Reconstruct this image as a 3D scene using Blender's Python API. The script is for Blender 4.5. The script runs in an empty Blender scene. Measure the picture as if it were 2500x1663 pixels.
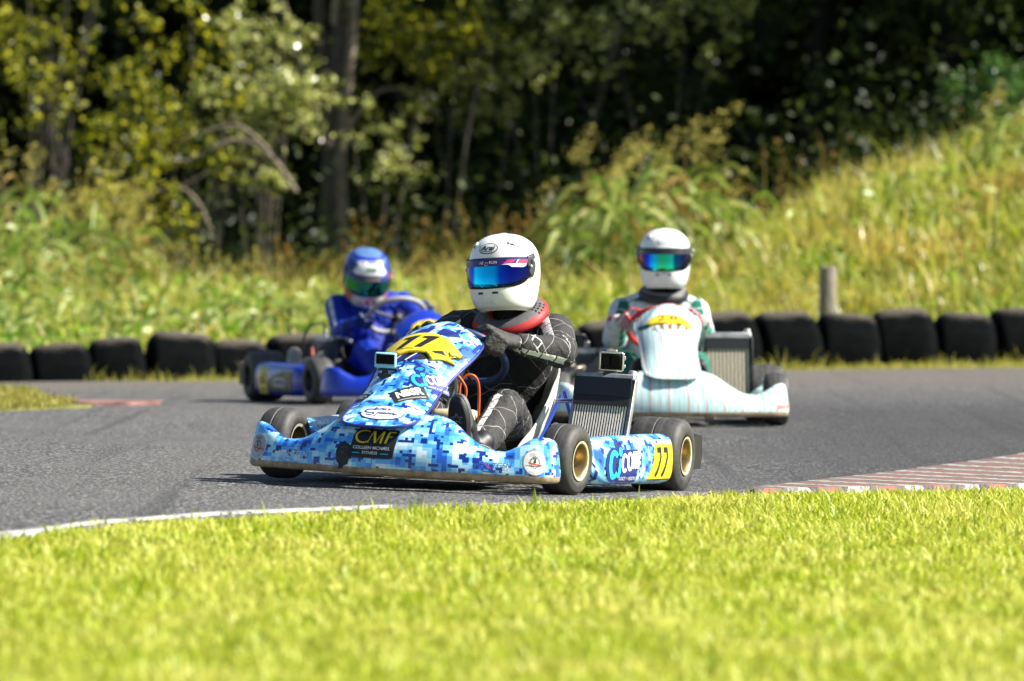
import bpy, bmesh, math, random
import numpy as np
from mathutils import Vector, Matrix, noise as mnoise

S = bpy.context.scene
COL = S.collection
rad = math.radians
FPX, HOR, CAMH = 20000.0, 568.0, 0.936      # focal length in photo pixels, horizon row, eye height (m)

# ------------------------------------------------------------------ camera, sky, sun, exposure
cam_d = bpy.data.cameras.new('camera'); cam = bpy.data.objects.new('camera', cam_d); COL.objects.link(cam)
cam.location = (0, 0, CAMH); cam.rotation_euler = (rad(90), 0, 0)
cam_d.sensor_width = 36; cam_d.lens = 36 * FPX / 2500
cam_d.shift_y = -(831.5 - HOR) / 2500
cam_d.clip_start = 0.5; cam_d.clip_end = 2000
cam_d.dof.use_dof = True; cam_d.dof.focus_distance = 30.6; cam_d.dof.aperture_fstop = 5.4
S.camera = cam

SUN = Vector((0.74, -0.045, 0.665)).normalized()
w = bpy.data.worlds.new('World'); S.world = w; w.use_nodes = True
nt = w.node_tree; bg = nt.nodes['Background']
sky = nt.nodes.new('ShaderNodeTexSky'); sky.sky_type = 'NISHITA'; sky.sun_disc = False
sky.sun_elevation = math.asin(SUN.z); sky.sun_rotation = math.atan2(SUN.x, SUN.y)
sky.air_density = 1.0; sky.dust_density = 0.6
nt.links.new(sky.outputs[0], bg.inputs[0]); bg.inputs[1].default_value = 0.05
sl = bpy.data.lights.new('sun', 'SUN'); so = bpy.data.objects.new('sun', sl); COL.objects.link(so)
sl.energy = 5.0; sl.angle = rad(0.5); sl.color = (1.0, 0.95, 0.86)
so.rotation_euler = (-SUN).to_track_quat('-Z', 'Y').to_euler(); so.location = (20, -5, 30)
S.view_settings.view_transform = 'Standard'; S.view_settings.look = 'None'
S.view_settings.exposure = 1.24; S.view_settings.gamma = 1.0
S.cycles.max_bounces = 8; S.cycles.transparent_max_bounces = 8
S.cycles.use_denoising = True
S.cycles.sample_clamp_indirect = 6.0

# ------------------------------------------------------------------ materials
MATS = {}
def _new(name):
    m = bpy.data.materials.new(name); m.use_nodes = True
    return m, m.node_tree, m.node_tree.nodes['Principled BSDF']
def N(nt, t, **kw):
    n = nt.nodes.new('ShaderNode' + t)
    for k, v in kw.items(): setattr(n, k, v)
    return n
def L(nt, a, b): nt.links.new(a, b)
def math_n(nt, op, a, b=None, c=None):
    n = N(nt, 'Math', operation=op)
    for i, x in enumerate((a, b, c)):
        if x is None: continue
        if isinstance(x, (int, float)): n.inputs[i].default_value = x
        else: L(nt, x, n.inputs[i])
    return n.outputs[0]
def mix(nt, f, a, b):
    n = N(nt, 'Mix', data_type='RGBA')
    for i, x in ((0, f), (6, a), (7, b)):
        if isinstance(x, (int, float)): n.inputs[i].default_value = x
        elif isinstance(x, (tuple, list)): n.inputs[i].default_value = (*x[:3], 1)
        else: L(nt, x, n.inputs[i])
    return n.outputs[2]
def ramp(nt, f, stops, const=False):
    n = N(nt, 'ValToRGB'); r = n.color_ramp
    if const: r.interpolation = 'CONSTANT'
    while len(r.elements) < len(stops): r.elements.new(0.5)
    for e, (p, c) in zip(r.elements, stops):
        e.position = p; e.color = (*c[:3], 1) if isinstance(c, (tuple, list)) else (c, c, c, 1)
    L(nt, f, n.inputs[0]); return n.outputs[0]
def noise_n(nt, vec, scale, detail=2, rough=0.5, out=0):
    n = N(nt, 'TexNoise'); n.inputs['Scale'].default_value = scale
    n.inputs['Detail'].default_value = detail; n.inputs['Roughness'].default_value = rough
    if vec is not None: L(nt, vec, n.inputs['Vector'])
    return n.outputs[out]
def coord(nt, which='Object'): return N(nt, 'TexCoord').outputs[which]
def bump(nt, b, h, strength=0.3, dist=0.01):
    n = N(nt, 'Bump'); n.inputs['Strength'].default_value = strength; n.inputs['Distance'].default_value = dist
    L(nt, h, n.inputs['Height']); L(nt, n.outputs[0], b.inputs['Normal'])

def mat(name, col, rough=0.5, metal=0.0, coat=0.0, wear=0.12, wscale=14.0, bmp=0.0, bscale=120.0, spec=0.5):
    """a plain surface with a little grime: colour and gloss wander with noise fixed to the object"""
    if name in MATS: return MATS[name]
    m, nt, b = _new(name)
    c = coord(nt)
    f = noise_n(nt, c, wscale, 5, 0.65)
    dark = tuple(x * (1 - wear * 2.2) for x in col)
    L(nt, ramp(nt, f, [(0.35, dark), (0.62, col)]), b.inputs['Base Color'])
    r = ramp(nt, f, [(0.3, min(1, rough + 0.16)), (0.7, rough)])
    L(nt, r, b.inputs['Roughness'])
    b.inputs['Metallic'].default_value = metal
    b.inputs['Coat Weight'].default_value = coat; b.inputs['Coat Roughness'].default_value = 0.08
    b.inputs['Specular IOR Level'].default_value = spec
    if bmp: bump(nt, b, noise_n(nt, c, bscale, 3), bmp, 0.004)
    MATS[name] = m; return m

def leaf_mat(name, cols, rough=0.45, trans=0.4, spec=0.4, patch=None):
    """foliage: colour differs leaf by leaf, thin leaves let light through"""
    m, nt, b = _new(name)
    g = N(nt, 'NewGeometry')
    base = ramp(nt, g.outputs['Random Per Island'], [(i / max(1, len(cols) - 1), c) for i, c in enumerate(cols)])
    if patch:
        f = noise_n(nt, coord(nt), patch[0], 2, 0.5)
        base = mix(nt, ramp(nt, f, [(patch[2], 0.0), (patch[3], 1.0)]), base, patch[1])
    L(nt, base, b.inputs['Base Color']); b.inputs['Roughness'].default_value = rough
    b.inputs['Specular IOR Level'].default_value = spec
    t = N(nt, 'BsdfTranslucent'); L(nt, base, t.inputs[0])
    mx = N(nt, 'MixShader'); mx.inputs[0].default_value = trans
    L(nt, b.outputs[0], mx.inputs[1]); L(nt, t.outputs[0], mx.inputs[2])
    L(nt, mx.outputs[0], nt.nodes['Material Output'].inputs[0])
    return m

def camo_mat():
    m, nt, b = _new('pixel_camouflage')
    uv = N(nt, 'UVMap').outputs[0]
    def snap(inc, off):
        a = N(nt, 'VectorMath', operation='ADD'); L(nt, uv, a.inputs[0]); a.inputs[1].default_value = off
        s = N(nt, 'VectorMath', operation='SNAP'); L(nt, a.outputs[0], s.inputs[0]); s.inputs[1].default_value = (inc[0], inc[1], 1)
        return s.outputs[0]
    f1 = noise_n(nt, snap((0.0185, 0.014), (3.1, 1.7, 0)), 15, 1.5, 0.6)
    f2 = noise_n(nt, snap((0.026, 0.020), (7.7, 4.2, 0)), 20, 1, 0.5)
    f3 = noise_n(nt, snap((0.0120, 0.0105), (1.3, 9.2, 0)), 32, 1.0, 0.5)
    f5 = noise_n(nt, snap((0.011, 0.011), (5.3, 2.2, 0)), 61, 0, 0.5)
    base = ramp(nt, f1, [(0, (0.02, 0.13, 0.62)), (0.40, (0.05, 0.30, 0.80)), (0.455, (0.10, 0.42, 0.85)), (0.51, (0.26, 0.64, 0.92)), (0.57, (0.48, 0.80, 0.94)), (0.64, (0.74, 0.91, 0.95))], True)
    base = mix(nt, ramp(nt, f2, [(0, 0.0), (0.62, 0.85)], True), base, (0.52, 0.82, 0.95))
    base = mix(nt, ramp(nt, f3, [(0, 1.0), (0.395, 0.0)], True), base, (0.006, 0.028, 0.26))
    base = mix(nt, ramp(nt, f5, [(0, 1.0), (0.235, 0.0)], True), base, (0.012, 0.045, 0.20))
    g = noise_n(nt, coord(nt), 7, 4, 0.6)
    base = mix(nt, ramp(nt, g, [(0.5, 0.0), (0.85, 0.22)]), base, (0.30, 0.29, 0.27))
    L(nt, base, b.inputs['Base Color'])
    b.inputs['Roughness'].default_value = 0.28; b.inputs['Coat Weight'].default_value = 0.35; b.inputs['Coat Roughness'].default_value = 0.12
    bump(nt, b, noise_n(nt, coord(nt), 26, 2), 0.10, 0.01)
    return m

def stripe_mat():
    """white bodywork with fine teal and red streaks running down it (kart 28)"""
    m, nt, b = _new('streaked_bodywork')
    uv = N(nt, 'UVMap').outputs[0]
    mp = N(nt, 'Mapping'); mp.inputs['Scale'].default_value = (1, 0.02, 1); L(nt, uv, mp.inputs[0])
    v = mp.outputs[0]
    n1 = noise_n(nt, v, 150, 3, 0.75); n2 = noise_n(nt, v, 14, 1, 0.5)
    sep = N(nt, 'SeparateXYZ'); L(nt, uv, sep.inputs[0])
    bend = math_n(nt, 'ADD', sep.outputs[0], math_n(nt, 'MULTIPLY', sep.outputs[1], 0.02))
    base = ramp(nt, n1, [(0.34, (0.06, 0.36, 0.42)), (0.44, (0.30, 0.62, 0.62)), (0.52, (0.58, 0.77, 0.74)), (0.62, (0.78, 0.84, 0.81))])
    base = mix(nt, ramp(nt, n2, [(0.45, 0.0), (0.66, 0.5)]), base, (0.78, 0.83, 0.81))
    for per, off, wd, c in ((0.092, 0.03, 0.075, (0.62, 0.10, 0.10)), (0.092, 0.072, 0.05, (0.66, 0.30, 0.36)), (0.031, 0.01, 0.10, (0.16, 0.50, 0.50))):
        fr = math_n(nt, 'FRACT', math_n(nt, 'DIVIDE', math_n(nt, 'ADD', bend, off + 5 * per), per))
        base = mix(nt, math_n(nt, 'MULTIPLY', math_n(nt, 'LESS_THAN', fr, wd), 0.85), base, c)
    L(nt, base, b.inputs['Base Color']); b.inputs['Roughness'].default_value = 0.35
    b.inputs['Coat Weight'].default_value = 0.25
    return m

def suit_mat(name, base, line, stripe=None, band=(0.2, 0.3), per=0.105, lw=0.035, rough=0.75, ncross=2.0, bscale=55.0, bstr=0.6):
    """quilted race suit: piping lines follow the limbs, crumpled cloth bump"""
    m, nt, b = _new(name)
    uv = N(nt, 'UVMap').outputs[0]; sep = N(nt, 'SeparateXYZ'); L(nt, uv, sep.inputs[0])
    u, v = sep.outputs[0], sep.outputs[1]
    c = coord(nt)
    wob = math_n(nt, 'MULTIPLY', math_n(nt, 'SUBTRACT', noise_n(nt, c, 9, 1), 0.5), 0.5)
    uu = math_n(nt, 'ADD', math_n(nt, 'DIVIDE', u, per), wob); vv = math_n(nt, 'MULTIPLY', v, ncross)
    d1 = math_n(nt, 'FRACT', math_n(nt, 'ADD', uu, math_n(nt, 'ADD', vv, 20.0)))
    d2 = math_n(nt, 'FRACT', math_n(nt, 'ADD', math_n(nt, 'SUBTRACT', uu, vv), 20.0))
    cl = noise_n(nt, c, 60, 4, 0.7)
    col = ramp(nt, cl, [(0.3, tuple(x * 0.65 for x in base)), (0.7, tuple(x * 1.3 for x in base))])
    if line:
        ln = math_n(nt, 'MAXIMUM', math_n(nt, 'LESS_THAN', d1, lw), math_n(nt, 'LESS_THAN', d2, lw))
        col = mix(nt, math_n(nt, 'MULTIPLY', ln, 0.85), col, line)
    if stripe:
        inb = math_n(nt, 'MULTIPLY', math_n(nt, 'GREATER_THAN', v, band[0]), math_n(nt, 'LESS_THAN', v, band[1]))
        brk = math_n(nt, 'GREATER_THAN', math_n(nt, 'FRACT', math_n(nt, 'ADD', math_n(nt, 'DIVIDE', u, 0.072), 9.1)), 0.1)
        col = mix(nt, math_n(nt, 'MULTIPLY', inb, brk), col, stripe)
    L(nt, col, b.inputs['Base Color']); b.inputs['Roughness'].default_value = rough
    b.inputs['Sheen Weight'].default_value = 0.0; b.inputs['Specular IOR Level'].default_value = 0.3
    big = noise_n(nt, c, bscale, 3, 0.55)
    q = math_n(nt, 'ADD', big, math_n(nt, 'MULTIPLY', cl, 0.25))
    bump(nt, b, q, bstr, 0.012)
    return m

def visor_mat(name, col, painted_refl, strength=1.0):
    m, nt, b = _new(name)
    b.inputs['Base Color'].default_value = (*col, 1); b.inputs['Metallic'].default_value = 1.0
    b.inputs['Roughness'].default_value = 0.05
    if painted_refl:
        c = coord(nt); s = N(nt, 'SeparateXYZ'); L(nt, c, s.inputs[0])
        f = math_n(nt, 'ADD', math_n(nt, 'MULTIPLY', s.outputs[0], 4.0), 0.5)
        L(nt, ramp(nt, f, painted_refl), b.inputs['Base Color'])  # bright centre and dark sides paint the mirrored surroundings into the colour
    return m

def sharp_mat_tyre(name, base=(0.022, 0.021, 0.020)):
    m, nt, b = _new(name)
    c = coord(nt); sep = N(nt, 'SeparateXYZ'); L(nt, c, sep.inputs[0])
    n1 = noise_n(nt, c, 30, 6, 0.7); n2 = noise_n(nt, c, 5, 2)
    col = ramp(nt, n1, [(0.3, base), (0.7, tuple(x * 3.2 for x in base))])
    mp = N(nt, 'Mapping'); mp.inputs['Scale'].default_value = (60, 1.5, 1.5); L(nt, c, mp.inputs[0])
    rings = noise_n(nt, mp.outputs[0], 1.0, 3, 0.6)
    col = mix(nt, ramp(nt, rings, [(0.5, 0.0), (0.72, 0.5)]), col, (0.10, 0.095, 0.088))
    L(nt, col, b.inputs['Base Color'])
    b.inputs['Roughness'].default_value = 0.62
    bump(nt, b, n1, 0.25, 0.004)
    return m

# ------------------------------------------------------------------ mesh building
def tag(o, label=None, cat=None, group=None, kind=None):
    if label: o['label'] = label
    if cat: o['category'] = cat
    if group: o['group'] = group
    if kind: o['kind'] = kind
    return o

class MB:
    def __init__(s): s.v = []; s.f = []; s.uv = []; s.mi = []
    def add(s, v, f, uv=None, mi=0):
        o = len(s.v); s.v += [tuple(p) for p in v]
        for k, q in enumerate(f):
            s.f.append([i + o for i in q]); s.mi.append(mi[k] if isinstance(mi, list) else mi)
            s.uv.append([uv[i] for i in q] if uv is not None else [(0, 0)] * len(q))
        return s
    def box(s, c, size, rot=None, mi=0, taper=1.0):
        x, y, z = (k / 2 for k in size)
        vs = [Vector((sx * x * (taper if sz > 0 else 1), sy * y * (taper if sz > 0 else 1), sz * z)) for sz in (-1, 1) for sy in (-1, 1) for sx in (-1, 1)]
        if rot is not None: vs = [rot @ p for p in vs]
        vs = [p + Vector(c) for p in vs]
        return s.add(vs, [(0, 2, 3, 1), (4, 5, 7, 6), (0, 1, 5, 4), (2, 6, 7, 3), (0, 4, 6, 2), (1, 3, 7, 5)], None, mi)
    def rings(s, rings, closed=True, cap=True, uvs=None, mi=0):
        n = len(rings[0]); v = [p for r in rings for p in r]; f = []; ms = []
        for i in range(len(rings) - 1):
            for j in range(n if closed else n - 1):
                k = (j + 1) % n
                f.append((i * n + j, i * n + k, (i + 1) * n + k, (i + 1) * n + j))
                ms.append(mi[j] if isinstance(mi, list) else mi)
        if cap and closed:
            f.append(tuple(range(n - 1, -1, -1))); ms.append(mi[0] if isinstance(mi, list) else mi)
            f.append(tuple((len(rings) - 1) * n + j for j in range(n))); ms.append(mi[0] if isinstance(mi, list) else mi)
        return s.add(v, f, uvs, ms)
    def tube(s, path, r, n=10, mi=0, cap=True):
        P = [Vector(p) for p in path]; R = r if isinstance(r, (list, tuple)) else [r] * len(P)
        rings = []; ref = None; L0 = 0; uv = []
        for i, p in enumerate(P):
            t = (P[min(i + 1, len(P) - 1)] - P[max(i - 1, 0)]).normalized()
            if ref is None:
                ref = t.orthogonal().normalized()
            ref = (ref - t * ref.dot(t)).normalized(); bn = t.cross(ref)
            if i: L0 += (p - P[i - 1]).length
            rings.append([p + (ref * math.cos(a) + bn * math.sin(a)) * R[i] for a in [2 * math.pi * k / n for k in range(n)]])
            uv += [(L0, k / n) for k in range(n)]
        return s.rings(rings, True, cap, uv, mi)
    def lathe(s, prof, axis=Vector((1, 0, 0)), c=(0, 0, 0), n=40, mi=0, closed=False):
        """prof: list of (along-axis, radius); mi may be a list per profile segment"""
        axis = Vector(axis).normalized(); e1 = axis.orthogonal().normalized(); e2 = axis.cross(e1); c = Vector(c)
        rings = [[c + axis * a + (e1 * math.cos(t) + e2 * math.sin(t)) * r for (a, r) in prof] for t in [2 * math.pi * k / n for k in range(n)]]
        m = len(prof); v = [p for q in rings for p in q]; f = []; ms = []
        for i in range(n):
            for j in range(m if closed else m - 1):
                k = (j + 1) % m; i2 = (i + 1) % n
                f.append((i * m + j, i2 * m + j, i2 * m + k, i * m + k)); ms.append(mi[j] if isinstance(mi, list) else mi)
        return s.add(v, f, None, ms)
    def ball(s, c, r, n=12, mi=0):
        r = Vector(r) if not isinstance(r, (int, float)) else Vector((r, r, r)); c = Vector(c)
        rings = []
        for i in range(1, n):
            a = math.pi * i / n
            rings.append([c + Vector((math.sin(a) * math.cos(t) * r.x, math.sin(a) * math.sin(t) * r.y, -math.cos(a) * r.z)) for t in [2 * math.pi * k / (2 * n) for k in range(2 * n)]])
        return s.rings(rings, True, True, None, mi)
    def build(s, name, mats, parent=None, smooth=True, bevel=0.0, solid=0.0, sub=0, loc=None, angle=40, solid_mi=0):
        me = bpy.data.meshes.new(name); me.from_pydata(s.v, [], s.f)
        mats = mats if isinstance(mats, (list, tuple)) else [mats]
        for m in mats: me.materials.append(m)
        me.polygons.foreach_set('material_index', s.mi)
        uvl = me.uv_layers.new(name='UVMap')
        uvl.data.foreach_set('uv', np.array([c for q in s.uv for c in q], np.float32).ravel())
        me.validate(); 
        bm = bmesh.new(); bm.from_mesh(me); bmesh.ops.remove_doubles(bm, verts=bm.verts, dist=1e-5)
        bmesh.ops.recalc_face_normals(bm, faces=bm.faces) if not solid else None
        bm.to_mesh(me); bm.free()
        if smooth:
            me.polygons.foreach_set('use_smooth', [True] * len(me.polygons)); me.set_sharp_from_angle(angle=rad(angle))
        o = bpy.data.objects.new(name, me); COL.objects.link(o)
        if parent: o.parent = parent
        if loc is not None: o.location = loc
        if solid:
            md = o.modifiers.new('s', 'SOLIDIFY'); md.thickness = solid; md.offset = -1; md.material_offset = solid_mi
        if bevel:
            md = o.modifiers.new('b', 'BEVEL'); md.width = bevel; md.segments = 2; md.limit_method = 'ANGLE'; md.angle_limit = rad(35); md.harden_normals = False
        if sub:
            md = o.modifiers.new('u', 'SUBSURF'); md.levels = sub; md.render_levels = sub
        return o

def curve_pts(pts, n=8):
    """Catmull-Rom through pts"""
    P = [Vector(p) for p in pts]; out = []
    for i in range(len(P) - 1):
        p0, p1, p2, p3 = P[max(i - 1, 0)], P[i], P[i + 1], P[min(i + 2, len(P) - 1)]
        for k in range(n):
            t = k / n
            out.append(0.5 * ((2 * p1) + (p2 - p0) * t + (2 * p0 - 5 * p1 + 4 * p2 - p3) * t * t + (3 * p1 - p0 - 3 * p2 + p3) * t ** 3))
    out.append(P[-1]); return out

def sm(x, xs, ys):
    """smooth interpolation of a table"""
    if x <= xs[0]: return ys[0]
    if x >= xs[-1]: return ys[-1]
    i = max(k for k in range(len(xs)) if xs[k] <= x); i = min(i, len(xs) - 2)
    def slope(k):
        if k == 0 or k == len(xs) - 1: return 0.0
        a = (ys[k] - ys[k - 1]) / (xs[k] - xs[k - 1]); b = (ys[k + 1] - ys[k]) / (xs[k + 1] - xs[k])
        return 0 if a * b <= 0 else 2 * a * b / (a + b)
    h = xs[i + 1] - xs[i]; t = (x - xs[i]) / h; m0, m1 = slope(i) * h, slope(i + 1) * h
    return (2 * t**3 - 3 * t**2 + 1) * ys[i] + (t**3 - 2 * t**2 + t) * m0 + (-2 * t**3 + 3 * t**2) * ys[i + 1] + (t**3 - t**2) * m1

def thing(name, label, cat, M=None, group=None):
    o = bpy.data.objects.new(name, None); COL.objects.link(o); o.empty_display_size = 0.1
    tag(o, label, cat, group)
    if M is not None: o.matrix_world = M
    return o

# ------------------------------------------------------------------ stickers and lettering laid on a surface
def text_2d(s, shear=0.0, bold=0.0, space=1.0):
    c = bpy.data.curves.new('t', 'FONT'); c.body = s; c.shear = shear; c.offset = bold; c.space_character = space
    c.resolution_u = 3; c.align_x = 'CENTER'
    o = bpy.data.objects.new('t', c); COL.objects.link(o)
    dg = bpy.context.evaluated_depsgraph_get()
    me = bpy.data.meshes.new_from_object(o.evaluated_get(dg))
    v = [(p.co.x, p.co.y) for p in me.vertices]; f = [tuple(p.vertices) for p in me.polygons]
    bpy.data.objects.remove(o); bpy.data.curves.remove(c); bpy.data.meshes.remove(me)
    return v, f
TEXTS = {}
class Decal:
    def __init__(s, surf, c=(0, 0), rot=0.0, sc=1.0, flip=1, step=0.012, lift=0.0014, sx=1.0, ns=1):
        s.surf, s.c, s.rot, s.sc, s.flip, s.step, s.lift = surf, c, rot, sc, flip, step, lift
        s.parts = []; s.mats = []; s.sx = sx; s.ns = ns
    def _add(s, v, f, m, layer):
        if m not in s.mats: s.mats.append(m)
        s.parts.append((v, f, s.mats.index(m), layer)); return s
    def poly(s, pts, m, layer=1): return s._add(list(pts), [tuple(range(len(pts)))], m, layer)
    def ell(s, cx, cy, rx, ry, m, layer=1, n=36):
        return s.poly([(cx + rx * math.cos(2 * math.pi * k / n), cy + ry * math.sin(2 * math.pi * k / n)) for k in range(n)], m, layer)
    def rrect(s, cx, cy, w, h, r, m, layer=1, sh=0.0):
        pts = []
        for (qx, qy, a0) in ((1, 1, 0), (-1, 1, 90), (-1, -1, 180), (1, -1, 270)):
            for k in range(5):
                a = rad(a0 + k * 22.5)
                y = qy * (h / 2 - r) + r * math.sin(a); x = qx * (w / 2 - r) + r * math.cos(a)
                pts.append((cx + x + sh * y, cy + y))
        return s.poly(pts, m, layer)
    def ring(s, cx, cy, rx, ry, w, m, layer=2, n=40, a0=0, a1=360):
        v = []; f = []
        full = a1 - a0 >= 360
        for k in range(n + 1):
            a = rad(a0 + (a1 - a0) * k / n)
            v += [(cx + rx * math.cos(a), cy + ry * math.sin(a)), (cx + (rx - w) * math.cos(a), cy + (ry - w) * math.sin(a))]
        for k in range(n): f.append((2 * k, 2 * k + 2, 2 * k + 3, 2 * k + 1))
        return s._add(v, f, m, layer)
    def stroke(s, pts, wd, m, layer=2):
        v = []; f = []; P = [Vector(p) for p in pts]
        W = wd if isinstance(wd, (list, tuple)) else [wd] * len(P)
        for i, p in enumerate(P):
            t = (P[min(i + 1, len(P) - 1)] - P[max(i - 1, 0)]).normalized(); nn = Vector((-t.y, t.x)) * W[i] / 2
            v += [tuple(p + nn), tuple(p - nn)]
        for i in range(len(P) - 1): f.append((2 * i, 2 * i + 1, 2 * i + 3, 2 * i + 2))
        return s._add(v, f, m, layer)
    def text(s, t, cx, cy, wd, h, m, layer=3, shear=0.0, bold=0.0, rot=0.0, space=1.0):
        key = (t, shear, bold, space)
        if key not in TEXTS: TEXTS[key] = text_2d(t, shear, bold, space)
        v, f = TEXTS[key]
        a = np.array(v); lo, hi = a.min(0), a.max(0)
        a = (a - (lo + hi) / 2) / (hi - lo) * np.array([wd, h])
        cr, sr = math.cos(rot), math.sin(rot)
        return s._add([(cx + x * cr - y * sr, cy + x * sr + y * cr) for x, y in a], f, m, layer)
    def build(s, name, parent, label=None):
        bm = bmesh.new()
        lay = bm.verts.layers.int.new('lay')
        cr, sr = math.cos(s.rot), math.sin(s.rot)
        for v, f, mi, layer in s.parts:
            vs = []
            for (x, y) in v:
                x, y = x * s.sc * s.flip * s.sx, y * s.sc
                q = bm.verts.new((s.c[0] + x * cr - y * sr, s.c[1] + x * sr + y * cr, 0)); q[lay] = layer; vs.append(q)
            for q in f:
                if len(set(q)) < 3: continue
                try: fc = bm.faces.new([vs[i] for i in q]); fc.material_index = mi
                except ValueError: pass
        bmesh.ops.triangulate(bm, faces=[q for q in bm.faces if len(q.verts) > 4])
        if s.step:
            xs = [p.co.x for p in bm.verts]; ys = [p.co.y for p in bm.verts]
            for ax, lo, hi in ((0, min(xs), max(xs)), (1, min(ys), max(ys))):
                k = math.floor(lo / s.step) + 1
                while k * s.step < hi:
                    co = [0, 0, 0]; no = [0, 0, 0]; co[ax] = k * s.step + 1e-5; no[ax] = 1
                    g = bmesh.ops.bisect_plane(bm, geom=bm.verts[:] + bm.edges[:] + bm.faces[:], plane_co=co, plane_no=no, dist=1e-7)
                    k += 1
            # cut vertices take the layer of a neighbour
            for _ in range(12):
                todo = [p for p in bm.verts if p[lay] == 0]
                if not todo: break
                for p in todo:
                    for e in p.link_edges:
                        q = e.other_vert(p)
                        if q[lay]: p[lay] = q[lay]; break
        e = 0.002
        for p in bm.verts:
            u, v = p.co.x, p.co.y
            P = Vector(s.surf(u, v)); du = Vector(s.surf(u + e, v)) - Vector(s.surf(u - e, v)); dv = Vector(s.surf(u, v + e)) - Vector(s.surf(u, v - e))
            n = du.cross(dv) * s.ns
            if n.length > 1e-12: n.normalize()
            p.co = P + n * (s.lift * max(1, p[lay]))
        bmesh.ops.recalc_face_normals(bm, faces=bm.faces)
        me = bpy.data.meshes.new(name); bm.to_mesh(me); bm.free()
        for m in s.mats: me.materials.append(m)
        me.polygons.foreach_set('use_smooth', [True] * len(me.polygons))
        o = bpy.data.objects.new(name, me); COL.objects.link(o); o.parent = parent
        if label: o['label'] = label
        return o

# ------------------------------------------------------------------ soft bodies (people): one continuous surface from tapered limbs
def soft_body(name, bones, mats, parent, voxel=0.008, smooth=5, wrinkle=0.0, wscale=28.0, seed=0, joints=(), uref=Vector((0, -1, 0))):
    """bones: (p0, p1, r0, r1, material index); fused, smoothed, then each point gets limb coordinates (along, around)"""
    mb = MB()
    for (a, b, r0, r1, mi) in bones:
        a, b = Vector(a), Vector(b); t = b - a; ln = max(t.length, 1e-5); t = t / ln
        e1 = t.orthogonal().normalized(); e2 = t.cross(e1); rings = []
        for k in range(1, 6): 
            q = math.pi / 2 * (1 - k / 5); rings.append((a - t * r0 * math.sin(q), r0 * math.cos(q)))
        for k in range(0, 6):
            q = math.pi / 2 * k / 6; rings.append((b + t * r1 * math.sin(q), max(r1 * math.cos(q), 1e-4)))
        mb.rings([[c + (e1 * math.cos(p) + e2 * math.sin(p)) * r for p in [2 * math.pi * k / 18 for k in range(18)]] for c, r in rings])
    tmp = mb.build('tmp', mats[0], None, smooth=False)
    md = tmp.modifiers.new('r', 'REMESH'); md.mode = 'VOXEL'; md.voxel_size = voxel; md.use_smooth_shade = True
    md = tmp.modifiers.new('s', 'SMOOTH'); md.factor = 0.5; md.iterations = smooth
    dg = bpy.context.evaluated_depsgraph_get()
    me = bpy.data.meshes.new_from_object(tmp.evaluated_get(dg)); me.name = name
    tm = tmp.data; bpy.data.objects.remove(tmp); bpy.data.meshes.remove(tm)
    n = len(me.vertices); co = np.zeros(n * 3, np.float32); me.vertices.foreach_get('co', co); co = co.reshape(-1, 3)
    no = np.zeros(n * 3, np.float32); me.vertices.foreach_get('normal', no); no = no.reshape(-1, 3)
    best = np.full(n, 1e9); bi = np.zeros(n, int); U = np.zeros(n); V = np.zeros(n)
    for k, (a, b, r0, r1, mi) in enumerate(bones):
        a = np.array(a, float); b = np.array(b, float); t = b - a; ln = np.linalg.norm(t) + 1e-9; th = t / ln
        q = np.clip((co - a) @ th / ln, -0.25, 1.25); qc = np.clip(q, 0, 1)
        c = a + np.outer(qc, t); d = np.linalg.norm(co - c, axis=1) - (r0 + (r1 - r0) * qc)
        ref = np.array(uref, float); ref = ref - th * (ref @ th)
        if np.linalg.norm(ref) < 0.2: ref = np.array((0, 0, 1.0)) - th * th[2]
        ref /= np.linalg.norm(ref); e2 = np.cross(th, ref); rel = co - c
        ang = np.arctan2(rel @ e2, rel @ ref) / (2 * math.pi) + 0.5
        m = d < best; best[m] = d[m]; bi[m] = k; U[m] = (q * ln)[m]; V[m] = ang[m]
    if wrinkle:
        off = Vector((seed * 3.1, seed * 1.7, 0))
        amp = np.full(n, 0.35)
        for (j, rj) in joints:
            dj = np.linalg.norm(co - np.array(j), axis=1); amp = np.maximum(amp, np.exp(-(dj / rj) ** 2) * 1.6)
        for i in range(n):
            p = Vector(co[i]); w_ = mnoise.noise(p * 11 + off) * 0.9
            x = mnoise.noise(Vector((p.x * wscale, p.y * wscale, p.z * wscale * 0.7 + w_ * 1.5)) + off)
            x = 1 - abs(x) * 2.2
            co[i] += no[i] * (wrinkle * amp[i] * x)
        me.vertices.foreach_set('co', co.ravel())
    nl = len(me.loops); lv = np.zeros(nl, np.int32); me.loops.foreach_get('vertex_index', lv)
    uv = np.stack([U[lv], V[lv]], 1)
    st = np.zeros(len(me.polygons), np.int32); tot = np.zeros(len(me.polygons), np.int32)
    me.polygons.foreach_get('loop_start', st); me.polygons.foreach_get('loop_total', tot)
    if (tot == 4).all():
        q = uv[:, 1].reshape(-1, 4); wr = (q.max(1) - q.min(1)) > 0.5
        q[wr] = np.where(q[wr] < 0.5, q[wr] + 1, q[wr]); uv[:, 1] = q.ravel()
    lay = me.uv_layers.new(name='UVMap'); lay.data.foreach_set('uv', uv.astype(np.float32).ravel())
    me.materials.clear()
    for m in mats: me.materials.append(m)
    bm_ = np.array([b[4] for b in bones]); me.polygons.foreach_set('material_index', bm_[bi[lv[st]]].astype(np.int32))
    me.polygons.foreach_set('use_smooth', [True] * len(me.polygons)); me.update()
    o = bpy.data.objects.new(name, me); COL.objects.link(o); o.parent = parent
    return o
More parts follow.
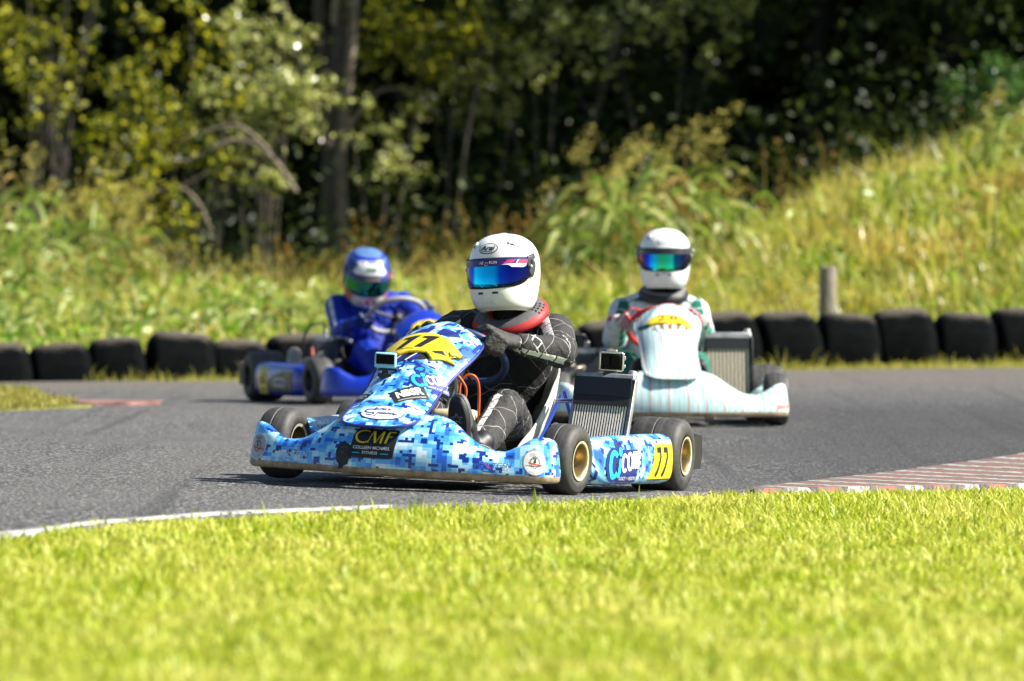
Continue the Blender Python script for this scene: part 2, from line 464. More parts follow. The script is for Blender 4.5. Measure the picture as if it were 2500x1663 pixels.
# ------------------------------------------------------------------ the lie of the land
def hgt(x, y):
    xc = max(-6.0, min(6.0, x))
    k = sm(y, [8, 20, 26, 33, 38, 47, 54], [0.005, 0.02, 0.036, 0.036, 0.006, 0.0, -0.013])
    z = -k * (xc - 0.2)
    b = sm(x, [-9, -6, -3.3, -1.5, 0, 1, 1.6, 2.1, 2.6, 3.0, 3.4, 4.2, 6, 9], [0.5, 0.42, 0.36, 0.24, 0.28, 0.36, 0.48, 0.70, 0.94, 1.09, 1.22, 1.42, 1.7, 1.8])
    t = max(0.0, min(1.0, (y - 58.2) / 8.5)); t = t * t * (3 - 2 * t)
    return z + b * t - 0.014
def at(px, py):
    """the point of the ground seen at photo pixel (px, py)"""
    lo, hi = 10.0, 90.0
    f = lambda Y: CAMH - (py - HOR) * Y / FPX - hgt((px - 1250) * Y / FPX, Y)
    for _ in range(60):
        m = (lo + hi) / 2
        if f(m) > 0: lo = m
        else: hi = m
    X = (px - 1250) * lo / FPX
    return Vector((X, lo, hgt(X, lo)))
def edge(pts, left=None, right=None):
    P = [at(*p) for p in pts]; P = [(p.x, p.y) for p in P]
    if left: P = left + P
    if right: P = P + right
    xs = [p[0] for p in P]; ys = [p[1] for p in P]
    return lambda x: float(np.interp(x, xs, ys))

GREENS = [(0.275, 0.38, 0.011), (0.40, 0.47, 0.020), (0.50, 0.52, 0.050), (0.22, 0.34, 0.009), (0.64, 0.62, 0.14)]
m_turf = leaf_mat('turf_blades', GREENS, 0.5, 0.35, 0.35, patch=(2.2, (0.56, 0.55, 0.11), 0.44, 0.62))
m_soil, _nt, _b = _new('grassy_ground')
_n = noise_n(_nt, coord(_nt), 1.3, 6, 0.7)
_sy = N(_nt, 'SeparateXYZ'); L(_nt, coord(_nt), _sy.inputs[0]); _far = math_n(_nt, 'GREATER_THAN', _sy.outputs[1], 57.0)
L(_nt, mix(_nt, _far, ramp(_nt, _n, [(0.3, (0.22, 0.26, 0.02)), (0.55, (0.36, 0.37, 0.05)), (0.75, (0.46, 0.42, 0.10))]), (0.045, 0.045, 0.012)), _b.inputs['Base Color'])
_b.inputs['Roughness'].default_value = 0.95
m_asph, _nt, _b = _new('asphalt')
_c = coord(_nt); _sep = N(_nt, 'SeparateXYZ'); L(_nt, _c, _sep.inputs[0])
_mpg = N(_nt, 'Mapping'); _mpg.inputs['Scale'].default_value = (1, 0.25, 1); L(_nt, _c, _mpg.inputs[0])
_v = N(_nt, 'TexVoronoi'); _v.inputs['Scale'].default_value = 95; L(_nt, _c, _v.inputs['Vector'])
_g = noise_n(_nt, _mpg.outputs[0], 80, 2, 0.7)
_agg = ramp(_nt, _g, [(0.38, (0.014, 0.014, 0.015)), (0.47, (0.050, 0.049, 0.049)), (0.54, (0.082, 0.081, 0.080)), (0.64, (0.27, 0.267, 0.26))])
_mp = N(_nt, 'Mapping'); _mp.inputs['Scale'].default_value = (0.55, 0.30, 1); _mp.inputs['Rotation'].default_value = (0, 0, rad(35)); L(_nt, _c, _mp.inputs[0])
_pat = noise_n(_nt, _mp.outputs[0], 1.6, 5, 0.6)
_col = mix(_nt, ramp(_nt, _pat, [(0.38, 0.0), (0.66, 0.5)]), _agg, (0.125, 0.12, 0.112))
# rubber laid down along the racing line on the right
_x = _sep.outputs[0]; _y = _sep.outputs[1]
_d = math_n(_nt, 'ADD', _x, math_n(_nt, 'MULTIPLY', math_n(_nt, 'SUBTRACT', _pat, 0.5), 1.6))
_m1 = N(_nt, 'MapRange', interpolation_type='SMOOTHSTEP'); L(_nt, _d, _m1.inputs[0]); _m1.inputs[1].default_value = 0.1; _m1.inputs[2].default_value = 1.7
_m2 = N(_nt, 'MapRange', interpolation_type='SMOOTHSTEP'); L(_nt, _y, _m2.inputs[0]); _m2.inputs[1].default_value = 49; _m2.inputs[2].default_value = 42
_col = mix(_nt, math_n(_nt, 'MULTIPLY', math_n(_nt, 'MULTIPLY', _m1.outputs[0], _m2.outputs[0]), 0.62), _col, (0.022, 0.022, 0.024))
_mps = N(_nt, 'Mapping'); _mps.inputs['Rotation'].default_value = (0, 0, rad(-22)); _mps.inputs['Scale'].default_value = (9, 0.10, 1); L(_nt, _c, _mps.inputs[0])
_sk = noise_n(_nt, _mps.outputs[0], 1.0, 2, 0.5)
_col = mix(_nt, ramp(_nt, _sk, [(0.58, 0.0), (0.70, 0.45)]), _col, (0.026, 0.026, 0.028))
_m3 = N(_nt, 'MapRange', interpolation_type='SMOOTHSTEP'); L(_nt, _y, _m3.inputs[0]); _m3.inputs[1].default_value = 46.5; _m3.inputs[2].default_value = 52
_dust = noise_n(_nt, _c, 2.5, 5, 0.7)
_col = mix(_nt, math_n(_nt, 'MULTIPLY', _m3.outputs[0], ramp(_nt, _dust, [(0.35, 0.15), (0.7, 0.75)])), _col, (0.15, 0.125, 0.095))
_p0, _p1 = at(0, 1098), at(600, 1075); _sa = (_p1.y - _p0.y) / (_p1.x - _p0.x)
_ln = math_n(_nt, 'SUBTRACT', math_n(_nt, 'SUBTRACT', _y, math_n(_nt, 'MULTIPLY', _x, _sa)), _p0.y - _sa * _p0.x)
_ln = math_n(_nt, 'ABSOLUTE', math_n(_nt, 'ADD', _ln, math_n(_nt, 'MULTIPLY', math_n(_nt, 'SUBTRACT', noise_n(_nt, _c, 3.5, 4), 0.5), 0.35)))
_col = mix(_nt, math_n(_nt, 'MULTIPLY', math_n(_nt, 'LESS_THAN', _ln, 0.055), math_n(_nt, 'MULTIPLY', ramp(_nt, noise_n(_nt, _c, 2.0, 3), [(0.40, 0.0), (0.55, 0.85)]), math_n(_nt, 'LESS_THAN', _x, 0.2))), _col, (0.02, 0.02, 0.02))
L(_nt, _col, _b.inputs['Base Color']); _b.inputs['Roughness'].default_value = 0.82; _b.inputs['Specular IOR Level'].default_value = 0.35
bump(_nt, _b, _v.outputs['Distance'], 0.7, 0.006)

def grid_xy(xs, ys_of, dz, name, m, label, cat):
    """a sheet lying on the land: for each x a column of y values"""
    v = []; f = []; ny = len(ys_of(xs[0])) + 1
    for x in xs:
        ys = ys_of(x); v.append((x, ys[0] - 0.004, hgt(x, ys[0]) - 0.05))      # the edge goes down into the ground
        for y in ys: v.append((x, y, hgt(x, y) + dz))
    for i in range(len(xs) - 1):
        for j in range(ny - 1): f.append((i * ny + j, (i + 1) * ny + j, (i + 1) * ny + j + 1, i * ny + j + 1))
    o = MB().add(v, f).build(name, m, None, angle=180)
    return tag(o, label, cat, None, 'structure')
XS = [-160, -80, -40, -24, -16, -12, -9, -7.5] + [round(-6 + 0.2 * k, 3) for k in range(61)] + [7.5, 9, 12, 16, 24, 40, 80, 160]
YG = [-160, -60, -20, -5, 5] + [10 + 0.5 * k for k in range(181)] + [104, 112, 125, 150, 200, 300, 500]
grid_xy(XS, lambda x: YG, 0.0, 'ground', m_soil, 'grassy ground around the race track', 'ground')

near = edge([(0, 1317), (111, 1306), (214, 1289), (355, 1278), (573, 1263), (900, 1250), (1300, 1231), (1700, 1211), (1886, 1205), (2500, 1194)],
            left=[(-30, 14.0), (-6, 20.0)], right=[(4.0, 35.0), (8, 37), (30, 42)])
kerb_hi = edge([(1800, 1207.5), (1850, 1203), (1900, 1197), (2072, 1177), (2258, 1153), (2500, 1119)], right=[(4.2, 44.0), (6.0, 50.0), (7, 52)])
far = edge([(0, 936), (560, 935), (1250, 920), (1878, 909), (2500, 902)], left=[(-30, 48.0), (-8, 50.3)], right=[(9, 53.0), (30, 53.5)])
XT = [-28, -20, -14, -10, -7.5] + [round(-6 + 0.2 * k, 3) for k in range(56)]
grid_xy(XT, lambda x: [near(x) - 0.05 + (far(x) - near(x) + 0.05) * k / 70 for k in range(71)], 0.012, 'track', m_asph, 'grey asphalt kart track curving between the verges', 'track')
XT2 = [5.0 + 0.5 * k for k in range(40)]
grid_xy(XT2, lambda x: [near(x) - 0.05 + (far(x) - near(x) + 0.05) * k / 70 for k in range(71)], 0.012, 'track', m_asph, 'outer run of grey asphalt track beyond the kerb', 'track')

m_kerb, _nt, _b = _new('painted_kerb')
_c = coord(_nt); _sep = N(_nt, 'SeparateXYZ'); L(_nt, _c, _sep.inputs[0])
_t = math_n(_nt, 'ADD', _sep.outputs[1], math_n(_nt, 'MULTIPLY', _sep.outputs[0], 0.45))
_t = math_n(_nt, 'ADD', _t, math_n(_nt, 'MULTIPLY', noise_n(_nt, _c, 9, 3), 0.16))
_fr = math_n(_nt, 'FRACT', math_n(_nt, 'DIVIDE', _t, 0.50))
_cc = ramp(_nt, _fr, [(0, (0.30, 0.085, 0.06)), (0.36, (0.025, 0.025, 0.026)), (0.52, (0.48, 0.46, 0.42)), (0.86, (0.03, 0.03, 0.03))], True)
_wn = noise_n(_nt, _c, 30, 4, 0.75)
L(_nt, mix(_nt, ramp(_nt, _wn, [(0.42, 0.05), (0.55, 0.95)]), _cc, (0.11, 0.095, 0.08)), _b.inputs['Base Color']); _b.inputs['Roughness'].default_value = 0.8
bump(_nt, _b, _fr, 0.5, 0.02)
XK = [0.60 + 0.06 * k for k in range(90)]
grid_xy([x for x in XK if kerb_hi(x) > near(x) + 0.02 and at(1800, 1207).x < x < 5.4], lambda x: [near(x) - 0.1 + (kerb_hi(x) - near(x) + 0.1) * k / 12 for k in range(13)], 0.024, 'kerb', m_kerb, 'worn red and white striped kerb at the edge of the near grass', 'kerb')
m_line = mat('white_edge_paint', (0.58, 0.57, 0.54), 0.8, wear=0.42, wscale=14)
grid_xy([-6 + 0.1 * k for k in range(57)], lambda x: [near(x) - 0.04, near(x) + 0.03 + 0.03 * math.sin(x * 9), near(x) + 0.125 + 0.02 * math.sin(x * 13 + 1)], 0.018, 'edge_line', m_line, 'white painted line between the asphalt and the near grass', 'line')

# grass island on the inside of the bend, with its painted tip
_I1 = edge([(-1600, 925), (-900, 930), (0, 956), (60, 961), (130, 983), (250, 996)]); _I0 = edge([(-1600, 1030), (-900, 1025), (0, 1010), (100, 1006), (190, 1003), (250, 998)])
def island_y(x, side): return _I1(x) if side else _I0(x)
XI = [-6.4 + 0.08 * k for k in range(53)]
m_infield = mat('infield_turf', (0.17, 0.17, 0.03), 0.95, wear=0.25, wscale=4)
XI = [x for x in XI if island_y(x, 1) > island_y(x, 0) + 0.03]
grid_xy(XI, lambda x: [island_y(x, 0) + (island_y(x, 1) - island_y(x, 0)) * k / 10 for k in range(11)], 0.022, 'infield', m_infield, 'tip of the grass infield inside the far bend', 'grass')
m_kerb2 = mat('faded_red_paint', (0.34, 0.17, 0.15), 0.85, wear=0.35, wscale=6)
_K1 = edge([(130, 986), (210, 989), (350, 990)]); _K0 = edge([(130, 993), (210, 996), (350, 995)])
def kst_y(x, side): return _K1(x) if side else _K0(x)
XX = [-2.45 + 0.05 * k for k in range(12)]
grid_xy(XX, lambda x: [kst_y(x, 0) + (kst_y(x, 1) - kst_y(x, 0)) * k / 4 for k in range(5)], 0.030, 'kerb', m_kerb2, 'short faded red kerb at the infield tip', 'kerb')
# ------------------------------------------------------------------ materials of karts and drivers
m_camo = camo_mat(); m_strp = stripe_mat()
m_tan = mat('scuffed_raw_plastic', (0.46, 0.36, 0.22), 0.55, wear=0.25, wscale=30)
m_white = mat('white_gloss', (0.88, 0.88, 0.87), 0.18, coat=0.5, wear=0.03)
m_black = mat('black_plastic', (0.016, 0.016, 0.018), 0.42, wear=0.15)
m_dark = mat('dark_rubber', (0.022, 0.022, 0.022), 0.7)
m_tyre = sharp_mat_tyre('slick_tyre_rubber')
m_gold = mat('gold_rim', (0.40, 0.29, 0.13), 0.32, metal=0.85, wear=0.15)
m_rimlip = mat('polished_lip', (0.85, 0.80, 0.66), 0.25, metal=0.6, wear=0.05)
m_grim = mat('black_rim', (0.03, 0.03, 0.032), 0.4, metal=0.5)
m_blue = mat('blue_frame_paint', (0.012, 0.055, 0.36), 0.3, coat=0.4, wear=0.1)
m_dblue = mat('dark_blue_grip', (0.010, 0.030, 0.11), 0.42, wear=0.1)
m_steel = mat('bare_steel', (0.42, 0.41, 0.39), 0.34, metal=0.9, wear=0.2, wscale=40)
m_alu = mat('cast_aluminium', (0.55, 0.55, 0.55), 0.42, metal=0.8, wear=0.2)
m_brass = mat('brass_line', (0.50, 0.38, 0.16), 0.4, metal=0.7)
m_tank = mat('cloudy_fuel_tank', (0.74, 0.62, 0.40), 0.5, wear=0.12)
m_hose = mat('orange_hose', (0.50, 0.085, 0.010), 0.35, wear=0.05)
m_redhose = mat('red_braid', (0.38, 0.07, 0.05), 0.5, wear=0.2, wscale=60)
m_seatw = mat('white_seat_shell', (0.70, 0.68, 0.55), 0.4, wear=0.2)
m_seatg = mat('grey_seat_shell', (0.10, 0.10, 0.11), 0.5)
m_yel = mat('yellow_plate', (0.82, 0.62, 0.015), 0.4, coat=0.3, wear=0.04)
m_ink = mat('black_ink', (0.014, 0.014, 0.016), 0.45, wear=0.05)
m_navy = mat('navy_ink', (0.010, 0.022, 0.20), 0.4, wear=0.05)
m_cyan = mat('cyan_ink', (0.02, 0.52, 0.80), 0.4, wear=0.03)
m_wink = mat('white_ink', (0.82, 0.82, 0.81), 0.4, wear=0.03)
m_red = mat('red_ink', (0.52, 0.02, 0.025), 0.4, wear=0.05)
m_pink = mat('magenta_ink', (0.55, 0.03, 0.13), 0.35, wear=0.05)
m_silver = mat('silver_ink', (0.42, 0.43, 0.46), 0.4)
m_rad_dk = mat('radiator_fins_dark', (0.012, 0.012, 0.013), 0.6)
m_rad_lt = mat('radiator_tubes', (0.88, 0.83, 0.74), 0.5, metal=0.0, wear=0.1, wscale=60)
m_bblue = mat('blue_bodywork', (0.003, 0.028, 0.40), 0.25, coat=0.6, wear=0.06)
m_bwhite = mat('white_bodywork', (0.78, 0.79, 0.80), 0.3, coat=0.4, wear=0.05)
m_glass = mat('dark_lens', (0.005, 0.004, 0.004), 0.35, coat=0.0, wear=0.0, spec=0.1)
m_camcyan = mat('pale_cyan_case', (0.30, 0.62, 0.76), 0.5, wear=0.05)
m_chrome = mat('clear_case_edge', (0.62, 0.62, 0.60), 0.14, metal=0.7)
m_smoke = mat('dark_case', (0.012, 0.010, 0.010), 0.5, spec=0.15)
m_exh = mat('heat_stained_steel', (0.40, 0.34, 0.27), 0.4, metal=0.85, wear=0.3)

def radcore_mat(name, lt, dk, per, duty):
    m, nt, b = _new(name)
    c = coord(nt, 'UV'); s = N(nt, 'SeparateXYZ'); L(nt, c, s.inputs[0])
    n = math_n(nt, 'MULTIPLY', noise_n(nt, coord(nt), 30, 3), 0.012)
    fr = math_n(nt, 'FRACT', math_n(nt, 'DIVIDE', math_n(nt, 'ADD', math_n(nt, 'ADD', s.outputs[0], n), 2.0), per))
    g = noise_n(nt, coord(nt), 220, 2, 0.6)
    lt2 = mix(nt, ramp(nt, g, [(0.35, 0.0), (0.65, 0.45)]), lt, tuple(x * 0.4 for x in lt))
    L(nt, mix(nt, math_n(nt, 'LESS_THAN', fr, duty), lt2, dk), b.inputs['Base Color']); b.inputs['Roughness'].default_value = 0.55
    return m
m_corew = radcore_mat('fine_radiator_core', (0.56, 0.49, 0.37), (0.12, 0.105, 0.08), 0.019, 0.34)

# ------------------------------------------------------------------ front bumper: shape shared by the three karts
BP = [(-0.575, -0.675), (-0.576, -0.74), (-0.560, -0.795), (-0.52, -0.835), (-0.44, -0.868), (-0.30, -0.915), (-0.15, -0.950), (0, -0.962)]
BP = BP + [(-x, y) for x, y in BP[-2::-1]]
_pl = curve_pts([(x, y, 0) for x, y in BP], 10)
_sl = [0.0]
for i in range(1, len(_pl)): _sl.append(_sl[-1] + (_pl[i] - _pl[i - 1]).length)
BHALF = _sl[-1] / 2; _sl = np.array(_sl) - BHALF
_px = np.array([p.x for p in _pl]); _py = np.array([p.y for p in _pl])
def b_plan(s):
    f = lambda q: Vector((float(np.interp(q, _sl, _px)), float(np.interp(q, _sl, _py)), 0))
    p = f(s); d = (f(min(s + 0.012, BHALF)) - f(max(s - 0.012, -BHALF))).normalized()
    if abs(s) > BHALF: p = p + d * (s - math.copysign(BHALF, s))
    return p, Vector((d.y, -d.x, 0))            # point, outward normal
def b_top(s):
    return sm(abs(s), [0, 0.17, 0.235, 0.31, 0.385, 0.43, 0.49, 0.545, 0.60, 0.665, 0.70], [0.272, 0.268, 0.250, 0.195, 0.158, 0.154, 0.178, 0.204, 0.210, 0.206, 0.196])
def b_slope(s): return sm(abs(s), [0, 0.2, 0.32, 0.43, 0.7], [0.15, 0.135, 0.065, 0.03, 0.014])
def b_prof(s):
    zt, sl = b_top(s), b_slope(s); z0 = 0.072; h = zt - z0
    return [(0.035, 0.046), (0.010, 0.048), (0.002, 0.056), (0, z0), (0.0, z0 + 0.15 * h), (0.004 + 0.04 * sl, z0 + 0.35 * h), (0.20 * sl + 0.005, z0 + 0.58 * h), (0.48 * sl + 0.006, z0 + 0.80 * h), (0.82 * sl + 0.008, z0 + 0.955 * h), (sl + 0.018, zt), (sl + 0.034, zt - 0.006), (sl + 0.040, zt - 0.03), (sl + 0.042, 0.07)]
def b_at(s, d, z):
    p, n = b_plan(s); q = p - n * d; return Vector((q.x, q.y, z))
def bumper_surf(s, t):
    pr = b_prof(s)[3:10]; a = 0.0
    for i in range(len(pr) - 1):
        ln = math.hypot(pr[i + 1][0] - pr[i][0], pr[i + 1][1] - pr[i][1])
        if t <= a + ln or i == len(pr) - 2:
            k = (t - a) / ln; return b_at(s, pr[i][0] + (pr[i + 1][0] - pr[i][0]) * k, pr[i][1] + (pr[i + 1][1] - pr[i][1]) * k)
        a += ln
def make_bumper(parent, mats):
    rings = []; uv = []; n = 120
    for i in range(n + 1):
        s = -BHALF + 2 * BHALF * i / n; pr = b_prof(s); t = -0.06; 
        end = min(1.0, (BHALF - abs(s)) / 0.02); inset = 0.014 * (1 - math.sqrt(max(0, 1 - (1 - end) ** 2)))
        rings.append([b_at(s, d + (inset if k < 11 else 0), z + (0.5 * inset if k < 3 else -0.6 * inset if k > 7 else 0)) for k, (d, z) in enumerate(pr)])
        for k, (d, z) in enumerate(pr):
            if k: t += math.hypot(d - pr[k - 1][0], z - pr[k - 1][1])
            uv.append((s, t))
    mi = [1, 1, 1] + [0] * 8 + [2, 2]
    return MB().rings(rings, True, True, uv, mi).build('front_bumper', mats, parent, angle=60)

# ------------------------------------------------------------------ nose panel (the shield in front of the steering wheel)
NOSE_C = [(-0.050, -0.958, 0.219), (-0.053, -0.86, 0.266), (-0.053, -0.74, 0.340), (-0.050, -0.60, 0.430), (-0.043, -0.46, 0.508), (-0.033, -0.34, 0.567), (-0.025, -0.27, 0.594), (-0.021, -0.235, 0.597)]
_nc = curve_pts(NOSE_C, 12); _nl = [0.0]
for i in range(1, len(_nc)): _nl.append(_nl[-1] + (_nc[i] - _nc[i - 1]).length)
NLEN = _nl[-1]
def n_axis(v):
    v = max(0, min(NLEN, v)); i = min(len(_nl) - 2, max(0, int(np.searchsorted(_nl, v)) - 1)); k = (v - _nl[i]) / (_nl[i + 1] - _nl[i])
    p = _nc[i].lerp(_nc[i + 1], k); t = (_nc[min(i + 2, len(_nc) - 1)] - _nc[max(i - 1, 0)]).normalized()
    return p, Vector((0, -t.z, t.y)).normalized()
def n_width(v): return sm(v / NLEN, [0, 0.012, 0.05, 0.12, 0.25, 0.42, 0.55, 0.66, 0.78, 0.87, 0.94, 0.985, 1.0], [0.062, 0.095, 0.125, 0.142, 0.146, 0.142, 0.150, 0.163, 0.172, 0.166, 0.142, 0.10, 0.06])
def nose_surf(u, v):
    p, n = n_axis(v); wv = n_width(v); q = u / wv
    sag = (0.052 * (q * q) + 0.012 * q ** 4) * sm(v / NLEN, [0, 0.1, 0.3, 0.5, 1], [0.0, 0.22, 0.75, 1.0, 1.05])
    if v > NLEN: p = p + Vector((0, 0, -(v - NLEN)))
    if v < 0: p = p + Vector((0, -v * -0.6, v * 0.8))
    return p + Vector((u, 0, 0)) - n * sag
def make_nose(parent, mats, shift=(0, 0, 0), edge_m=None, edge_r=0.004, sc=1.0):
    rings = []; uv = []; nv = 60; nu = 28
    for i in range(nv + 1):
        v = NLEN * i / nv; wv = n_width(v)
        for k in range(nu + 1):
            q = math.sin((k / nu - 0.5) * math.pi); uv.append((q * wv, v + 0.31))
        rings.append([nose_surf(math.sin((k / nu - 0.5) * math.pi) * wv, v) for k in range(nu + 1)])
    rings = [[p for p in r] for r in rings]
    o = MB().rings(rings, False, False, uv).build('nose_panel', mats, parent, solid=0.006, angle=60, solid_mi=0, loc=shift)
    vs = [NLEN * i / 50 for i in range(51)]
    path = [nose_surf(n_width(v) * 0.995, v) for v in reversed(vs)] + [nose_surf(u * n_width(0), 0) for u in (0.6, 0.2, -0.2, -0.6)] + [nose_surf(-n_width(v) * 0.995, v) for v in vs]
    MB().tube([p - Vector((0, 0, 0.002)) for p in path], edge_r, 8).build('edge_trim', edge_m or mats[0], o)
    if sc != 1.0:
        o.scale = (sc, sc, sc); pv = Vector((-0.03, -0.45, 0.50)); o.location = pv * (1 - sc) + Vector(shift)
    return o

# ------------------------------------------------------------------ side pod
def pod_pt(side, y, a):
    """cross-section of the side pod; a runs round from the bottom inside over the outer face to the top inside"""
    front = max(0.0, 1 - (y + 0.36) / 0.10) if y < -0.26 else 0.0; rear = max(0.0, (y - 0.33) / 0.04) if y > 0.33 else 0.0
    xo = 0.612 + 0.062 * (y + 0.36) / 0.73 - 0.05 * front ** 2 - 0.006 * rear ** 2
    zt = 0.208 + 0.014 * (y + 0.36) / 0.73 - 0.03 * front ** 2 - 0.006 * rear ** 2; zb = 0.038 + 0.028 * front ** 2 + 0.005 * rear
    prof = [(0.34, zb + 0.02), (0.46, zb + 0.002), (xo - 0.035, zb), (xo - 0.008, zb + 0.012), (xo, zb + 0.04), (xo + 0.001, zb + 0.5 * (zt - zb)), (xo - 0.004, zt - 0.04), (xo - 0.014, zt - 0.012), (xo - 0.04, zt), (xo - 0.11, zt - 0.004), (xo - 0.13, zt - 0.02), (xo - 0.13, zb + 0.04)]
    i = int(a); i = max(0, min(len(prof) - 2, i)); k = a - i
    return Vector((side * (prof[i][0] + (prof[i + 1][0] - prof[i][0]) * k), y, prof[i][1] + (prof[i + 1][1] - prof[i][1]) * k))
def make_pod(parent, side, mats):
    ys = [-0.365, -0.36, -0.345, -0.32, -0.29, -0.25] + [-0.20 + 0.06 * k for k in range(9)] + [0.33, 0.35, 0.362, 0.37]
    rings = []; uv = []
    for y in ys:
        r = [pod_pt(side, y, a) for a in range(12)]; rings.append(r); t = 0
        for k, p in enumerate(r):
            if k: t += (p - r[k - 1]).length
            uv.append((y * side + 3.3, t))
    return MB().rings(rings, True, True, uv, [0] * 12).build('side_pod', mats, parent, angle=60)
def pod_surf(side):
    # u: metres towards the back of the kart, v: height above the pod's foot
    def f(u, v):
        z = 0.038 + v; lo, hi = 2.0, 8.6
        for _ in range(28):
            m = (lo + hi) / 2
            if pod_pt(side, u, m).z < z: lo = m
            else: hi = m
        return pod_pt(side, u, lo)
    return f

# ------------------------------------------------------------------ wheels
def tyre_prof(R, w, rr):
    h = w / 2; sh = min(0.034, w * 0.24)
    p = [(-h * 0.80, rr), (-h * 0.97, rr + 0.014), (-h, rr + (R - rr) * 0.45), (-h * 0.985, R - sh * 1.05)]
    p += [(-h * 0.985 + sh * (1 - math.cos(rad(a))), R - sh + sh * math.sin(rad(a)) - 0.002) for a in (20, 45, 70)]
    p += [(-h * 0.45, R - 0.0005), (-0.004, R), (-0.002, R - 0.0025), (0.002, R - 0.0025), (0.004, R), (h * 0.45, R - 0.0005)]
    return p + [(-a, r) for a, r in p[6::-1]]
def make_wheel(parent, c, R, w, side, rimmats, steer=0.0, camber=0.0):
    rr = 0.066
    hub = MB().lathe([(0.0, 0.0), (0.022, 0.0), (0.022, 0.020), (0.012, 0.024), (0.012, 0.045), (0.0, 0.050), (-0.012, 0.048), (-0.012, 0.0)], Vector((side, 0, 0)), n=24)
    for k in range(3):
        a = 2.1 * k + 0.5; hub.box((side * 0.020, 0.033 * math.cos(a), 0.033 * math.sin(a)), (0.014, 0.012, 0.012))
    wh = hub.build('wheel', rimmats[2], parent, loc=c); wh.rotation_euler = (0, rad(camber), rad(steer))
    h = w / 2
    pr = [(h * 0.98, rr + 0.006), (h * 0.985, rr + 0.001), (h * 0.955, rr - 0.004), (h * 0.80, rr - 0.009), (h * 0.35, rr - 0.015), (0.012, rr - 0.018), (-0.01, rr - 0.018), (-h * 0.4, rr - 0.016), (-h * 0.95, rr - 0.004), (-h * 0.98, rr + 0.006)]
    rim = MB().lathe(pr, Vector((side, 0, 0)), n=44, mi=[1, 1, 0, 0, 0, 0, 0, 0, 1])
    rim.lathe([(0.004, 0.045), (0.004, rr - 0.017)], Vector((side, 0, 0)), n=44, mi=0)
    rim.lathe([(-0.008, 0.045), (-0.008, rr - 0.017)], Vector((side, 0, 0)), n=44, mi=0)
    rim.build('rim', rimmats[:2], wh, angle=50)
    MB().lathe(tyre_prof(R, w, rr), Vector((1, 0, 0)), n=64).build('tyre', m_tyre, wh, angle=50)
    return wh

